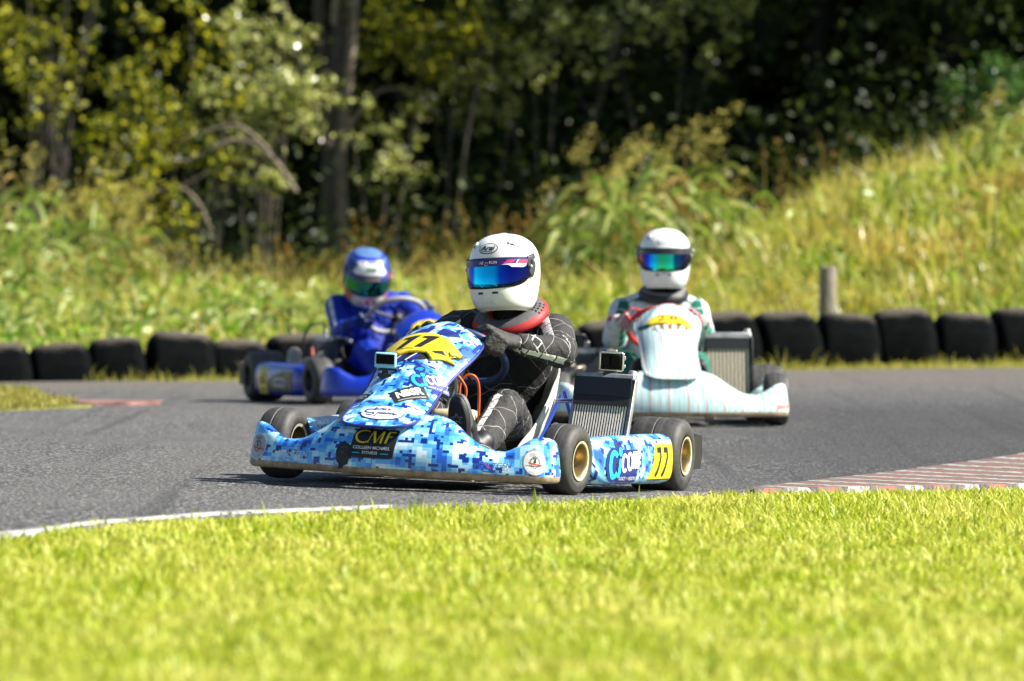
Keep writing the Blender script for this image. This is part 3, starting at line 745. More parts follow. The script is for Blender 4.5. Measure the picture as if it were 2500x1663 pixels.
# ------------------------------------------------------------------ a kart (facing -y, driver's left is +x)
def make_kart(label, M, P):
    k = thing('racing_kart', label, 'kart', M, 'karts racing round the bend')
    fr = P['frame']
    # chassis rails
    b = MB()
    for s in (-1, 1):
        b.tube(curve_pts([(s * 0.20, -0.70, 0.060), (s * 0.24, -0.56, 0.055), (s * 0.30, -0.30, 0.05), (s * 0.33, 0.05, 0.05), (s * 0.33, 0.40, 0.055), (s * 0.31, 0.64, 0.075)], 5), 0.015)
        b.tube(curve_pts([(s * 0.31, -0.30, 0.05), (s * 0.52, -0.28, 0.065), (s * 0.57, -0.22, 0.075), (s * 0.58, 0.22, 0.075), (s * 0.54, 0.30, 0.07), (s * 0.33, 0.32, 0.055)], 4), 0.0095)
        b.tube([(s * 0.24, -0.56, 0.055), (s * 0.44, -0.53, 0.10)], 0.014)
        b.tube(curve_pts([(s * 0.17, -0.66, 0.06), (s * 0.17, -0.80, 0.09), (s * 0.15, -0.845, 0.12), (0, -0.85, 0.125)], 5), 0.010)
        b.tube([(s * 0.18, 0.10, 0.05), (s * 0.26, 0.26, 0.34)], 0.010)      # seat stays
        b.tube([(s * 0.30, 0.48, 0.07), (s * 0.24, 0.36, 0.36)], 0.009)
    for y in (-0.60, -0.28, 0.05, 0.36, 0.60): b.tube([(-0.30, y, 0.052), (0.30, y, 0.052)], 0.014)
    b.build('frame', fr, k)
    MB().box((0, -0.34, 0.036), (0.46, 0.60, 0.005)).build('floor_tray', P['tray'], k, bevel=0.001)
    ax = MB().tube([(-0.56, 0.52, 0.14), (0.56, 0.52, 0.14)], 0.025, 16)
    for s in (-1, 1): ax.tube([(s * 0.31, 0.52, 0.14), (s * 0.345, 0.52, 0.14)], 0.05, 20); ax.tube([(s * 0.42, 0.52, 0.14), (s * 0.60, 0.52, 0.14)], 0.034, 18)
    ax.tube([(0.16, 0.52, 0.14), (0.168, 0.52, 0.14)], 0.095, 32)
    ax.build('rear_axle', m_steel, k)
    sa = MB()
    for s in (-1, 1):
        sa.tube([(s * 0.44, -0.53, 0.07), (s * 0.44, -0.53, 0.15)], 0.016); sa.tube([(s * 0.44, -0.53, 0.125), (s * 0.53, -0.52, 0.128)], 0.012)
        sa.tube([(s * 0.43, -0.46, 0.11), (s * 0.03, -0.30, 0.13)], 0.006)
    sa.build('steering_arms', m_steel, k)
    # wheels
    FW = P.get('steer', 0)
    for s in (-1, 1):
        make_wheel(k, (s * 0.535, -0.52, 0.129), 0.129, 0.128, s, P['rims'], FW, 1.2 * s)
        make_wheel(k, (s * 0.575, 0.52, 0.1395), 0.1395, 0.205, s, P['rims'])
    # bodywork
    bump_o = make_bumper(k, P['bumper']); nose = make_nose(k, P['nose'], P.get('noseshift', (0, 0, 0)), P.get('nedge'), P.get('nedge_r', 0.004), P.get('nscale', 1.0))
    pods = {s: make_pod(k, s, P['pod']) for s in (-1, 1)}
    for s in (-1, 1): MB().tube(curve_pts([(s * 0.05, -0.28, 0.20), (s * 0.05, -0.33, 0.36), (s * 0.05, -0.42, 0.475)], 4), 0.007).build('panel_stay', m_steel, k)
    rb = MB()
    rings = []
    for i in range(25):
        x = -0.665 + 1.33 * i / 24; e = max(0, (abs(x) - 0.60) / 0.065); y0 = 0.745 - 0.05 * e * e; h = 0.055 * (1 - 0.12 * e)
        dip = 0.03 * math.exp(-((abs(x) - 0.22) / 0.07) ** 2)
        rings.append([(x, y0 - 0.05 + dip, 0.15 - h * 1.25), (x, y0 + 0.05, 0.15 - h * 1.25), (x, y0 + 0.065, 0.15), (x, y0 + 0.05, 0.15 + h * 1.3), (x, y0 - 0.05 + dip, 0.15 + h * 1.3), (x, y0 - 0.06 + dip, 0.15)])
    rb.rings(rings).build('rear_bumper', P.get('rearb', m_black), k, angle=35)
    # seat
    se = MB(); rings = []; uv = []
    for i in range(19):
        t = i / 18
        yc = -0.06 + 0.42 * t; zb = 0.062 + 0.02 * t; rim = sm(t, [0, 0.15, 0.5, 0.75, 1.0], [0.135, 0.185, 0.31, 0.42, 0.47]); hw = sm(t, [0, 0.3, 0.7, 1], [0.19, 0.225, 0.235, 0.19])
        lean = sm(t, [0, 0.6, 1.0], [0.0, 0.03, 0.10])
        row = []
        for j in range(21):
            a = -1 + 2 * j / 20; zz = zb + (rim - zb) * abs(a) ** 2.6 if t < 0.78 else zb + (rim - zb) * (abs(a) ** (2.6 - 2.3 * (t - 0.78) / 0.22))
            if t > 0.97: zz = rim
            row.append((hw * math.copysign(1 - (1 - abs(a)) ** 1.7, a), yc + lean * (zz - zb) * 2.2, zz))
        rings.append(row)
    se.rings(rings, False, False).build('seat', P['seat'], k, solid=0.007, angle=60)
    # steering wheel and column
    C0 = Vector(P.get('wheelc', (0, -0.12, 0.53))); ax_n = Vector((0, 0.62, 0.78)).normalized(); e1 = Vector((1, 0, 0)); e2 = e1.cross(ax_n) * -1
    sw = MB(); rings = []
    R0 = 0.158
    for i in range(56):
        t = 2 * math.pi * i / 56; rr = R0 * (1 - 0.10 * max(0, math.sin(t)) ** 8)
        d = e1 * math.cos(t) + e2 * math.sin(t); c = C0 + d * rr
        rings.append([c + d * (0.0145 * math.cos(q)) + ax_n * (0.0145 * math.sin(q)) for q in [2 * math.pi * m / 12 for m in range(12)]])
    rings.append(rings[0]); sw.rings(rings, True, False)
    swo = sw.build('steering_wheel', P['swrim'], k)
    sp = MB()
    for t in (-20, 200, 90):
        d = e1 * math.cos(rad(t)) + e2 * math.sin(rad(t)); sp.tube([C0 - ax_n * 0.02, C0 - ax_n * 0.012 + d * 0.07, C0 + d * 0.145], [0.014, 0.009, 0.007], 8)
    sp.tube([C0 - ax_n * 0.035, C0 - ax_n * 0.008], 0.035, 20)
    sp.build('spokes', m_black, swo)
    co = MB().tube([(0, -0.40, 0.115), C0 - ax_n * 0.03], 0.0105)
    co.tube([Vector((0, -0.20, 0.36)) + (C0 - ax_n * 0.03 - Vector((0, -0.40, 0.115))) * 0.02, C0 - ax_n * 0.05], 0.020, 14)
    co.build('steering_column', m_steel, k)
    # pedals
    for s in (-1, 1):
        pe = MB().tube(curve_pts([(s * 0.13, -0.60, 0.06), (s * 0.135, -0.655, 0.16), (s * 0.13, -0.66, 0.22)], 4), 0.006)
        pe.tube([(s * 0.10, -0.662, 0.215), (s * 0.18, -0.662, 0.215)], 0.007)
        pe.build('pedal', m_steel, k)
    # fuel tank with hoses
    tc = P.get('tank', (0.055, -0.34, 0.175))
    tk = MB().box(tc, (0.155, 0.22, 0.215), None, 0, 0.86).build('fuel_tank', m_tank, k, bevel=0.022)
    cp = MB().tube([Vector(tc) + Vector((0.03, -0.03, 0.10)), Vector(tc) + Vector((0.03, -0.03, 0.128))], 0.027, 20); cp.tube([Vector(tc) + Vector((0.03, -0.03, 0.128)), Vector(tc) + Vector((0.03, -0.03, 0.142))], 0.012, 12); cp.build('tank_cap', m_black, tk)
    T = Vector(tc) + Vector((0.03, -0.03, 0.14))
    for q in ([T + Vector((0.012, 0, 0)), T + Vector((0.012, 0.0, 0.05)), T + Vector((-0.03, -0.02, 0.105)), T + Vector((-0.075, -0.05, 0.135))],
              [T + Vector((-0.014, 0.01, 0)), T + Vector((-0.012, 0.02, 0.07)), T + Vector((0.02, 0.035, 0.095)), T + Vector((0.045, 0.05, 0.06)), T + Vector((0.048, 0.06, -0.06)), T + Vector((0.045, 0.08, -0.18))]):
        MB().tube(curve_pts(q, 8), 0.0052, 10).build('hose', m_hose, tk)
    # radiator on the driver's left
    make_radiator(k, P['rad'])
    # engine on the driver's right
    make_engine(k, P)
    return k, bump_o, nose, pods

def make_radiator(k, R):
    c = Vector(R['c']); wd, h = R['w'], R['h']; tl = rad(R['tilt']); rot = Matrix.Rotation(-tl, 3, 'X')
    if R.get('yaw'): rot = Matrix.Rotation(rad(R['yaw']), 3, 'Z') @ rot
    X = rot @ Vector((1, 0, 0)); Y = rot @ Vector((0, 1, 0)); Z = rot @ Vector((0, 0, 1))
    ro = MB().box(c, (wd * 0.90, 0.030, h * 0.86), rot, 0).build('radiator', m_rad_dk if not R.get('fine') else m_corew, k)
    if R.get('fine'):
        uvl = ro.data.uv_layers[0]
        for lp in ro.data.loops: uvl.data[lp.index].uv = ((ro.data.vertices[lp.vertex_index].co - c).dot(X), 0)
    if not R.get('fine'):
        tb = MB(); n = R.get('n', 21)
        for i in range(n):
            x = (-0.5 + (i + 0.5) / n) * wd * 0.89
            tb.box(c + X * x - Y * 0.016, (wd / n * 0.40, 0.012, h * 0.85), rot)
        tb.build('cooling_tubes', m_rad_lt, ro, smooth=False)
    for s in (-1, 1): MB().box(c + X * (s * wd * 0.475), ((wd * (0.02 if R.get('fine') else 0.05)), 0.036, h * 0.88), rot).build('radiator_frame', m_black if R.get('fine') else m_alu, ro, bevel=0.002)
    fm = MB().box(c + X * (wd * 0.515) - Y * 0.012, (0.006, 0.03, h * 0.9), rot)
    fm.build('radiator_frame', m_black if R.get('fine') else m_alu, ro, bevel=0.002)
    MB().box(c - Z * (h * 0.46), (wd * 1.0, 0.044, h * 0.07), rot).build('lower_tank', m_alu, ro, bevel=0.006)
    tp = MB().box(c + Z * (h * 0.46), (wd * 1.0, 0.050, h * 0.09), rot)
    tp.tube([c + Z * (h * 0.49) + X * (wd * 0.42), c + Z * (h * 0.56) + X * (wd * 0.42)], 0.017, 18)
    tp.build('radiator_tank', m_alu, ro, bevel=0.007)
    if R.get('cover'):
        cv = MB().box(c + Z * (h * 0.425) - Y * 0.030, (wd * 0.98, 0.022, 0.008), rot)
        q = Matrix.Rotation(rad(14), 3, X)
        cv.box(c + Z * (h * 0.335) - Y * 0.036, (wd * 0.97, 0.005, h * 0.19), q @ rot)
        cv.build('radiator_blind', [mat('blue_black_cover', (0.008, 0.010, 0.018), 0.25)], ro, bevel=0.002)
        MB().box(c + Z * (h * 0.20) - Y * 0.026, (wd * 0.93, 0.004, h * 0.12), rot).build('tape', [m_black], ro)
    else:
        MB().box(c + Z * (h * 0.36) - Y * 0.019, (wd * 0.93, 0.006, h * 0.15), rot).build('radiator_blind', m_black, ro)
    MB().tube([c - Z * (h * 0.48) - X * 0.05, c - Z * (h * 0.48) - X * 0.05 + Vector((-0.06, 0.02, -0.05))], 0.008).build('radiator_mount', m_blue, ro); MB().tube(curve_pts([c - Z * (h * 0.40) - X * (wd * 0.45) + Y * 0.03, c - Z * (h * 0.40) - X * (wd * 0.6) + Y * 0.08, c + Vector((-0.16, 0.16, -0.12))], 5), 0.012).build('water_hose', m_dblue, ro)
    MB().tube([c + Z * (h * 0.2) - X * (wd * 0.50), c + Vector((-0.20, 0.10, 0.06))], 0.008).build('radiator_mount', m_blue, ro); MB().tube([c - Z * (h * 0.1) - X * (wd * 0.50), c + Vector((-0.17, 0.06, -0.16))], 0.009).build('radiator_mount', m_blue, ro)

def make_engine(k, P):
    x = -0.345
    en = MB().box((x, 0.09, 0.165), (0.19, 0.17, 0.15)); en.box((x - 0.06, 0.17, 0.17), (0.08, 0.10, 0.11)); en.lathe([(0, 0), (0.03, 0), (0.03, 0.055), (0, 0.06)], Vector((1, 0, 0)), (x + 0.09, 0.09, 0.165), 24)
    eo = en.build('engine', m_alu if P.get('lighteng') else mat('dark_engine_case', (0.05, 0.052, 0.055), 0.5, metal=0.5), k, bevel=0.012)
    cy = MB()
    for i in range(7): cy.box((x, 0.07, 0.25 + 0.013 * i), (0.125, 0.125, 0.006))
    cy.tube([(x, 0.07, 0.23), (x, 0.07, 0.345)], 0.05, 24); cy.build('cylinder', mat('grey_cylinder', (0.12, 0.13, 0.15), 0.45, metal=0.6), eo, bevel=0.001)
    hd = MB().tube([(x, 0.07, 0.338), (x, 0.07, 0.366)], 0.056, 24); hd.tube([(x, 0.07, 0.366), (x, 0.07, 0.40)], 0.014, 12); hd.tube(curve_pts([(x + 0.05, 0.07, 0.35), (x + 0.10, 0.05, 0.36), (x + 0.13, 0.0, 0.33)], 5), 0.012)
    hd.build('cylinder_head', m_alu, eo, bevel=0.003)
    ex = MB().tube(curve_pts([(x - 0.03, 0.0, 0.27), (x - 0.06, -0.07, 0.26), (x - 0.12, -0.03, 0.22), (x - 0.15, 0.12, 0.20), (x - 0.13, 0.30, 0.20), (x - 0.05, 0.55, 0.26)], 6), [0.02] * 6 + [0.024] * 6 + [0.034] * 6 + [0.044] * 6 + [0.04] * 7)
    ex.build('exhaust', m_exh, eo)
    ab = MB().box((x + 0.06, 0.24, 0.30), (0.14, 0.18, 0.11)); ab.tube([(x + 0.03, 0.14, 0.32), (x + 0.03, 0.02, 0.33)], 0.02, 14); ab.tube([(x + 0.09, 0.14, 0.32), (x + 0.09, 0.02, 0.33)], 0.02, 14)
    ab.build('air_box', m_black, eo, bevel=0.015)
    if P.get('noleads'): return
    MB().tube(curve_pts([(x, 0.07, 0.395), (x - 0.02, 0.05, 0.43), (x - 0.09, 0.04, 0.42), (x - 0.13, 0.05, 0.34), (x - 0.11, 0.08, 0.20)], 6), 0.006, 8).build('spark_lead', m_black, eo)
    MB().tube(curve_pts([(x - 0.10, -0.02, 0.30), (x - 0.10, -0.06, 0.22), (x - 0.06, -0.08, 0.13)], 6), 0.010, 10).build('coolant_hose', m_redhose, eo)

def kart_matrix(X, Y, yaw, roll):
    return Matrix.Translation((X, Y, hgt(X, Y) + 0.013)) @ Matrix.Rotation(roll, 4, 'Y') @ Matrix.Rotation(rad(yaw), 4, 'Z')

RIMS_G = [m_gold, m_rimlip, m_steel]; RIMS_B = [m_grim, m_grim, m_steel]
m_under = mat('grey_underside', (0.20, 0.20, 0.20), 0.6)
MA = kart_matrix(-0.165, 29.98, -18, math.atan(0.036) + rad(0.9))
MBk = kart_matrix(0.72, 40.5, 4, 0.004)
MC = kart_matrix(-0.679, 45.2, 16, 0.0)
KA, bumA, nosA, podA = make_kart('pixel camouflage blue kart in front, carrying number 11', MA,
    dict(frame=m_blue, tray=mat('bare_floor_tray', (0.36, 0.28, 0.18), 0.5, wear=0.2), rims=RIMS_G, bumper=[m_camo, m_tan, m_under], nose=[m_camo], pod=[m_camo], seat=m_seatw, swrim=m_dblue, steer=-6,
         nedge=m_navy, nedge_r=0.0055, noleads=True, wheelc=(0, -0.12, 0.468), rad=dict(c=(0.465, 0.10, 0.262), w=0.225, h=0.36, tilt=24, yaw=2, n=20, cover=True)))
KB, bumB, nosB, podB = make_kart('white kart with teal and red streaks, number 28, behind the camouflage kart', MBk,
    dict(frame=m_steel, tray=m_alu, rims=RIMS_B, bumper=[m_strp, m_tan, m_under], nose=[m_strp], pod=[m_strp], seat=m_seatg, swrim=m_red, steer=-3, lighteng=True, noseshift=(0.052, 0.0, 0.0), nscale=0.95, nedge=mat('grey_edge', (0.45, 0.47, 0.47), 0.4), wheelc=(0, -0.12, 0.468),
         rad=dict(c=(0.35, 0.02, 0.26), w=0.235, h=0.37, tilt=12, fine=True)))
KC, bumC, nosC, podC = make_kart('blue kart heading right by the tyre wall, number plate on its side pod', MC,
    dict(frame=m_blue, tray=m_bblue, rims=RIMS_B, bumper=[m_bblue, m_bblue, m_under], nose=[m_bblue], pod=[m_bblue], seat=m_black, swrim=mat('grey_grip', (0.34, 0.34, 0.34), 0.5), steer=4, wheelc=(0.01, -0.12, 0.475), noseshift=(0.135, -0.08, -0.082),
         rearb=mat('brown_dusty_plastic', (0.16, 0.11, 0.08), 0.6), rad=dict(c=(0.38, 0.05, 0.26), w=0.22, h=0.36, tilt=20, fine=True)))

# ------------------------------------------------------------------ stickers on the front kart
# black sponsor board on the bumper
d = Decal(bumper_surf, (-0.048, 0.092), step=0.010)
d.rrect(0, 0, 0.172, 0.118, 0.010, m_ink, 1, sh=0.10)
d.stroke([(-0.028 + 0.030 * math.cos(rad(a)) - 0.014, 0.022 + 0.025 * math.sin(rad(a))) for a in range(48, 320, 14)], [0.003 + 0.0052 * math.sin(math.pi * i / 19) for i in range(20)], m_yel, 3)
d.stroke([(-0.022, -0.003), (-0.007, 0.046)], 0.0025, m_yel, 3).stroke([(-0.004, 0.046), (0.007, -0.003)], 0.0085, m_yel, 3).stroke([(0.008, -0.003), (0.031, 0.046)], 0.0025, m_yel, 3).stroke([(0.034, 0.046), (0.027, -0.003)], 0.0085, m_yel, 3)
d.stroke([(0.056, 0.046), (0.046, -0.003)], 0.0085, m_yel, 3).stroke([(0.054, 0.044), (0.080, 0.044)], 0.005, m_yel, 3).stroke([(0.052, 0.024), (0.070, 0.024)], 0.003, m_yel, 3)
d.text('COLLEEN MCNALL', -0.003, -0.022, 0.142, 0.011, m_wink, 3, bold=0.015).text('FITNESS', -0.006, -0.040, 0.058, 0.010, m_wink, 3, bold=0.01)
d.stroke([(-0.075, -0.042), (-0.046, -0.042)], 0.003, m_cyan, 3).stroke([(0.034, -0.042), (0.064, -0.042)], 0.003, m_cyan, 3)
d.build('sponsor_sticker', bumA)
for s in (-1, 1):
    d = Decal(bumper_surf, (s * 0.385, 0.032), step=0.012, rot=0.02 if s > 0 else 0.0)
    c1 = m_navy if s > 0 else m_wink
    d.text('NE', -0.042, 0, 0.034, 0.019, c1, 2, shear=0.25).text('TGEN', 0.042, 0, 0.068, 0.019, c1, 2, shear=0.25)
    d.stroke([(-0.022, 0.010), (-0.004, -0.008), (0.002, -0.012)], 0.004, m_red, 2).stroke([(-0.026, -0.012), (-0.010, 0.002)], 0.003, c1, 2).stroke([(-0.030, -0.016), (-0.022, -0.023), (0.002, -0.025)], 0.003, m_ink if s > 0 else m_wink, 2)
    d.text('RACING', 0.040, -0.017, 0.040, 0.005, m_ink if s > 0 else m_wink, 2)
    d.build('team_sticker', bumA)
    d = Decal(bumper_surf, (s * 0.545, 0.050), step=0.012)
    d.ell(0, 0, 0.043, 0.046, m_wink if s > 0 else m_silver, 1); d.ring(0, 0, 0.044, 0.047, 0.0022, m_silver if s > 0 else m_wink, 2)
    d.text('NZ5U', 0, 0.029, 0.032, 0.010, m_silver if s > 0 else m_navy, 2).ring(0, 0.001, 0.018, 0.020, 0.0025, m_ink, 2, a0=-20, a1=200)
    d.stroke([(-0.017, 0.0), (-0.014, -0.012), (0, -0.022), (0.014, -0.012), (0.017, 0.0)], 0.0022, m_ink, 2).ell(0, 0.003, 0.004, 0.007, m_ink, 2, 14).stroke([(-0.008, 0.013), (0.007, 0.013)], 0.003, m_ink, 2)
    d.stroke([(-0.027, -0.002), (-0.012, -0.006), (0.004, -0.009), (0.027, -0.011)], [0.003, 0.006, 0.005, 0.004], m_red, 3).stroke([(0.024, -0.005), (0.034, -0.010), (0.030, -0.018)], 0.0022, m_red, 3)
    for kk in range(9):
        a = rad(205 + 130 * kk / 8); d.ell(0.036 * math.cos(a), 0.037 * math.sin(a), 0.0017, 0.0017, m_silver, 2, 8)
    d.build('club_badge', bumA)
# dark scuffed emblem
rnd = random.Random(4)
d = Decal(bumper_surf, (-0.158, 0.044), step=0.012)
d.poly([((0.026 + 0.007 * rnd.random()) * math.cos(a), (0.040 + 0.010 * rnd.random()) * math.sin(a)) for a in [2 * math.pi * i / 26 for i in range(26)]], m_ink, 1)
d.poly([(0.01, 0.012), (0.045, 0.022), (0.052, 0.010), (0.03, 0.002), (0.036, -0.018), (0.012, -0.014)], m_ink, 1).poly([(-0.012, -0.03), (-0.018, -0.056), (0.004, -0.052), (0.0, -0.03)], m_ink, 1)
d.stroke([(-0.012, 0.022), (0.004, 0.026), (0.012, 0.018)], 0.004, mat('dull_green_ink', (0.03, 0.09, 0.09), 0.5), 2).ell(-0.004, 0.004, 0.006, 0.004, mat('dull_green_ink', (0.03, 0.09, 0.09), 0.5), 2, 12)
d.build('dark_emblem', bumA)
# seam down the bumper
Decal(bumper_surf, (-0.045, 0.0), lift=0.0008).stroke([(0, 0.0), (0.0, 0.055)], 0.002, m_navy, 1).build('seam', bumA)

# oval badge low on the nose
d = Decal(nose_surf, (0.004, 0.104), step=0.014)
d.ell(0, 0, 0.080, 0.052, m_navy, 1).ell(0.001, 0.001, 0.076, 0.047, m_wink, 2)
d.text("Sulta's", -0.004, 0.028, 0.066, 0.017, m_navy, 3, shear=0.35, bold=0.03)
d.stroke([(-0.022 + 0.022 * math.cos(rad(a)) - 0.020, 0.006 + 0.012 * math.sin(rad(a)) + 0.006) for a in range(40, 270, 20)] + [(-0.030, 0.000), (-0.026, -0.010), (-0.040, -0.018), (-0.056, -0.012)], 0.006, m_navy, 3)
d.text('peedway', 0.022, -0.002, 0.082, 0.022, m_navy, 3, shear=0.35, bold=0.04).stroke([(-0.016, -0.018), (-0.024, -0.030)], 0.005, m_navy, 3).text('signs + wraps', 0.014, -0.026, 0.06, 0.007, m_navy, 3)
d.build('oval_badge', nosA)
# slanted black board
d = Decal(nose_surf, (0.058, 0.255), rot=rad(44), step=0.014, sc=1.12)
d.rrect(0, 0, 0.118, 0.066, 0.004, m_ink, 1, sh=0.15).text('NBSR', 0.0, 0.004, 0.092, 0.036, m_wink, 2, shear=0.25, bold=0.05).stroke([(-0.05, -0.026), (0.045, -0.026)], 0.004, m_silver, 2)
d.build('club_sticker', nosA)
d = Decal(nose_surf, (-0.122, 0.245), rot=rad(-38), step=0.014)
d.rrect(0, 0, 0.075, 0.050, 0.004, m_ink, 1).text('SRO', 0.0, 0.002, 0.056, 0.024, m_silver, 2, bold=0.03)
d.build('club_sticker', nosA)
def cicom(surf, c, sc, flip=1, rot=0.0, name='sponsor_sticker', parent=None, step=0.014, sx=1.0):
    d = Decal(surf, c, rot=rot, sc=sc, flip=flip, step=step, sx=sx)
    # navy backing following the letters
    d.ell(-0.068, -0.006, 0.048, 0.068, m_navy, 1).rrect(-0.030, 0.028, 0.044, 0.13, 0.02, m_navy, 1).rrect(0.038, 0.004, 0.135, 0.098, 0.022, m_navy, 1, sh=0.1).ell(-0.018, 0.104, 0.034, 0.036, m_navy, 1).rrect(0.032, -0.058, 0.132, 0.034, 0.006, m_navy, 1, sh=0.3)
    d.ring(-0.064, -0.006, 0.038, 0.058, 0.021, m_cyan, 2, 30, 42, 318)
    d.rrect(-0.027, -0.020, 0.018, 0.076, 0.006, m_cyan, 2, sh=0.12).ell(-0.021, 0.044, 0.012, 0.018, m_cyan, 2, 20)
    for rr in (0.014, 0.024, 0.034): d.ring(-0.019, 0.076, rr, rr * 1.15, 0.0055, m_cyan, 2, 16, 42, 138)
    d.ring(0.007, 0.000, 0.022, 0.038, 0.013, m_wink, 2, 26, 45, 315)
    d.ring(0.044, 0.006, 0.022, 0.038, 0.0135, m_wink, 2, 30)
    for x in (0.070, 0.086, 0.102): d.rrect(x, 0.010, 0.0115, 0.066, 0.004, m_wink, 2, sh=0.1)
    d.rrect(0.087, 0.038, 0.044, 0.016, 0.006, m_wink, 2).text('VOICE + VISION', 0.034, -0.060, 0.112, 0.014, m_wink, 2, shear=0.2)
    d.rrect(0.113, 0.040, 0.006, 0.018, 0.002, m_wink, 2)
    return d.build(name, parent)
cicom(nose_surf, (0.092, 0.370), 0.60, rot=rad(36), parent=nosA)
# nose top: dark windows, ribs and contour lines
d = Decal(nose_surf, (0.0, 0.0), step=0.014)
d.poly([(-0.078, 0.700), (-0.058, 0.716), (-0.006, 0.722), (0.0, 0.676), (-0.092, 0.668)], m_navy, 1).poly([(0.020, 0.722), (0.075, 0.716), (0.098, 0.690), (0.06, 0.668), (0.012, 0.676)], m_navy, 1)
d.stroke([(0.012, 0.785), (0.006, 0.74), (-0.008, 0.672)], [0.016, 0.010, 0.022], m_silver, 2)
d.stroke([(0.100, 0.752), (0.080, 0.712), (0.030, 0.672)], 0.004, m_navy, 2).stroke([(-0.102, 0.752), (-0.096, 0.71), (-0.104, 0.672)], 0.005, m_navy, 2)
for (x, y) in ((0.055, 0.775), (0.066, 0.784), (0.078, 0.775), (-0.06, 0.77), (0.112, 0.67), (0.098, 0.64)): d.rrect(x, y, 0.009, 0.009, 0.001, m_navy, 1)
d.stroke([(0.135, 0.655), (0.115, 0.60), (0.108, 0.585)], 0.003, m_navy, 2).stroke([(0.155, 0.60), (0.13, 0.582), (0.10, 0.58)], 0.003, m_navy, 2)
d.stroke([(-0.02, 0.435), (0.03, 0.455), (0.085, 0.445)], 0.0035, m_navy, 2).stroke([(-0.02, 0.42), (0.03, 0.441), (0.09, 0.432)], 0.0025, m_navy, 2)
d.build('trim_sticker', nosA)
def plate_surf(u, v): 
    p = nose_surf(u, v); return p + n_axis(v)[1] * 0.010
def number_plate(parent, mt, pts, thick=0.009):
    """raised number plate bent over the nose"""
    d = Decal(lambda u, v: nose_surf(u, v) + n_axis(v)[1] * thick, step=0.014); d.poly(pts, mt, 1); o = d.build('number_plate', parent)
    for p in o.data.vertices: pass
    md = o.modifiers.new('s', 'SOLIDIFY'); md.thickness = thick * 0.8; md.offset = -1
    return o
d = Decal(nose_surf, step=0.014)      # dark opening below the plate with its fins
d.poly([(-0.140, 0.492), (-0.135, 0.455), (-0.05, 0.455), (0.03, 0.475), (0.055, 0.492), (0.05, 0.53), (-0.14, 0.53)], m_ink, 1)
d.poly([(-0.068, 0.462), (-0.044, 0.455), (-0.030, 0.51), (-0.044, 0.515)], m_navy, 2).poly([(-0.020, 0.465), (0.006, 0.462), (0.022, 0.512), (0.006, 0.515)], m_navy, 2)
d.stroke([(-0.072, 0.458), (-0.046, 0.515)], 0.006, m_wink, 3).stroke([(-0.024, 0.460), (0.004, 0.515)], 0.006, m_wink, 3)
d.build('nose_vent', nosA)
PL = [(-0.150, 0.515), (-0.10, 0.528), (-0.062, 0.497), (-0.03, 0.512), (0.035, 0.518), (0.068, 0.482), (0.098, 0.506), (0.142, 0.515), (0.118, 0.533), (0.105, 0.558), (0.150, 0.578), (0.105, 0.610), (0.065, 0.640), (0.02, 0.656), (-0.05, 0.660), (-0.10, 0.648), (-0.152, 0.602)]
plA = number_plate(nosA, m_yel, PL)
d = Decal(plate_surf, step=0.014, lift=0.0012)
for x0 in (-0.085, -0.012): d.poly([(x0 + 0.030, 0.635), (x0 + 0.058, 0.638), (x0 + 0.018, 0.545), (x0 - 0.010, 0.545), (x0 + 0.018, 0.612), (x0 - 0.006, 0.618), (x0 - 0.002, 0.630)], m_ink, 1)
d.poly([(0.075, 0.600), (0.115, 0.585), (0.092, 0.592), (0.062, 0.612)], m_ink, 1).poly([(0.050, 0.530), (0.085, 0.552), (0.098, 0.536), (0.108, 0.530), (0.082, 0.528), (0.068, 0.522)], m_ink, 1)
off = [(x * 0.96, (y - 0.57) * 0.95 + 0.571) for x, y in PL]
d.stroke(off[:9], 0.002, m_ink, 1).stroke(off[9:12], 0.002, m_ink, 1).stroke([(-0.09, 0.536), (-0.05, 0.541), (-0.02, 0.534)], 0.003, m_ink, 1)
d.build('race_number', plA)
# side pod graphics (driver's left is the visible side)
PS = pod_surf(1)
cicom(PS, (-0.125, 0.080), 0.92, parent=podA[1], step=0.016, sx=1.5)
d = Decal(PS, (0.240, 0.086), step=0.016, sx=1.22)
d.poly([(-0.100, -0.070), (0.085, -0.070), (0.098, -0.055), (0.098, 0.062), (-0.048, 0.062), (-0.060, 0.0)], m_yel, 1).poly([(-0.048, 0.062), (0.098, 0.062), (0.094, 0.078), (-0.046, 0.078)], m_wink, 1)
d.stroke([(-0.048, 0.061), (0.098, 0.061)], 0.002, m_navy, 2).rrect(-0.030, 0.070, 0.012, 0.010, 0.002, m_navy, 2).text('SLR', -0.006, 0.070, 0.024, 0.009, m_navy, 2).stroke([(-0.046, 0.079), (0.09, 0.079), (0.098, 0.064)], 0.002, m_navy, 2)
for x0 in (-0.018, 0.034): d.stroke([(x0 - 0.014, 0.040), (x0 + 0.016, 0.041)], 0.020, m_ink, 2).stroke([(x0 + 0.012, 0.046), (x0 + 0.013, 0.015), (x0 + 0.0, -0.020), (x0 - 0.022, -0.054)], [0.010, 0.011, 0.012, 0.016], m_ink, 2)
d.stroke([(-0.098, -0.068), (0.085, -0.066)], 0.004, m_ink, 2)
d.build('number_panel', podA[1])

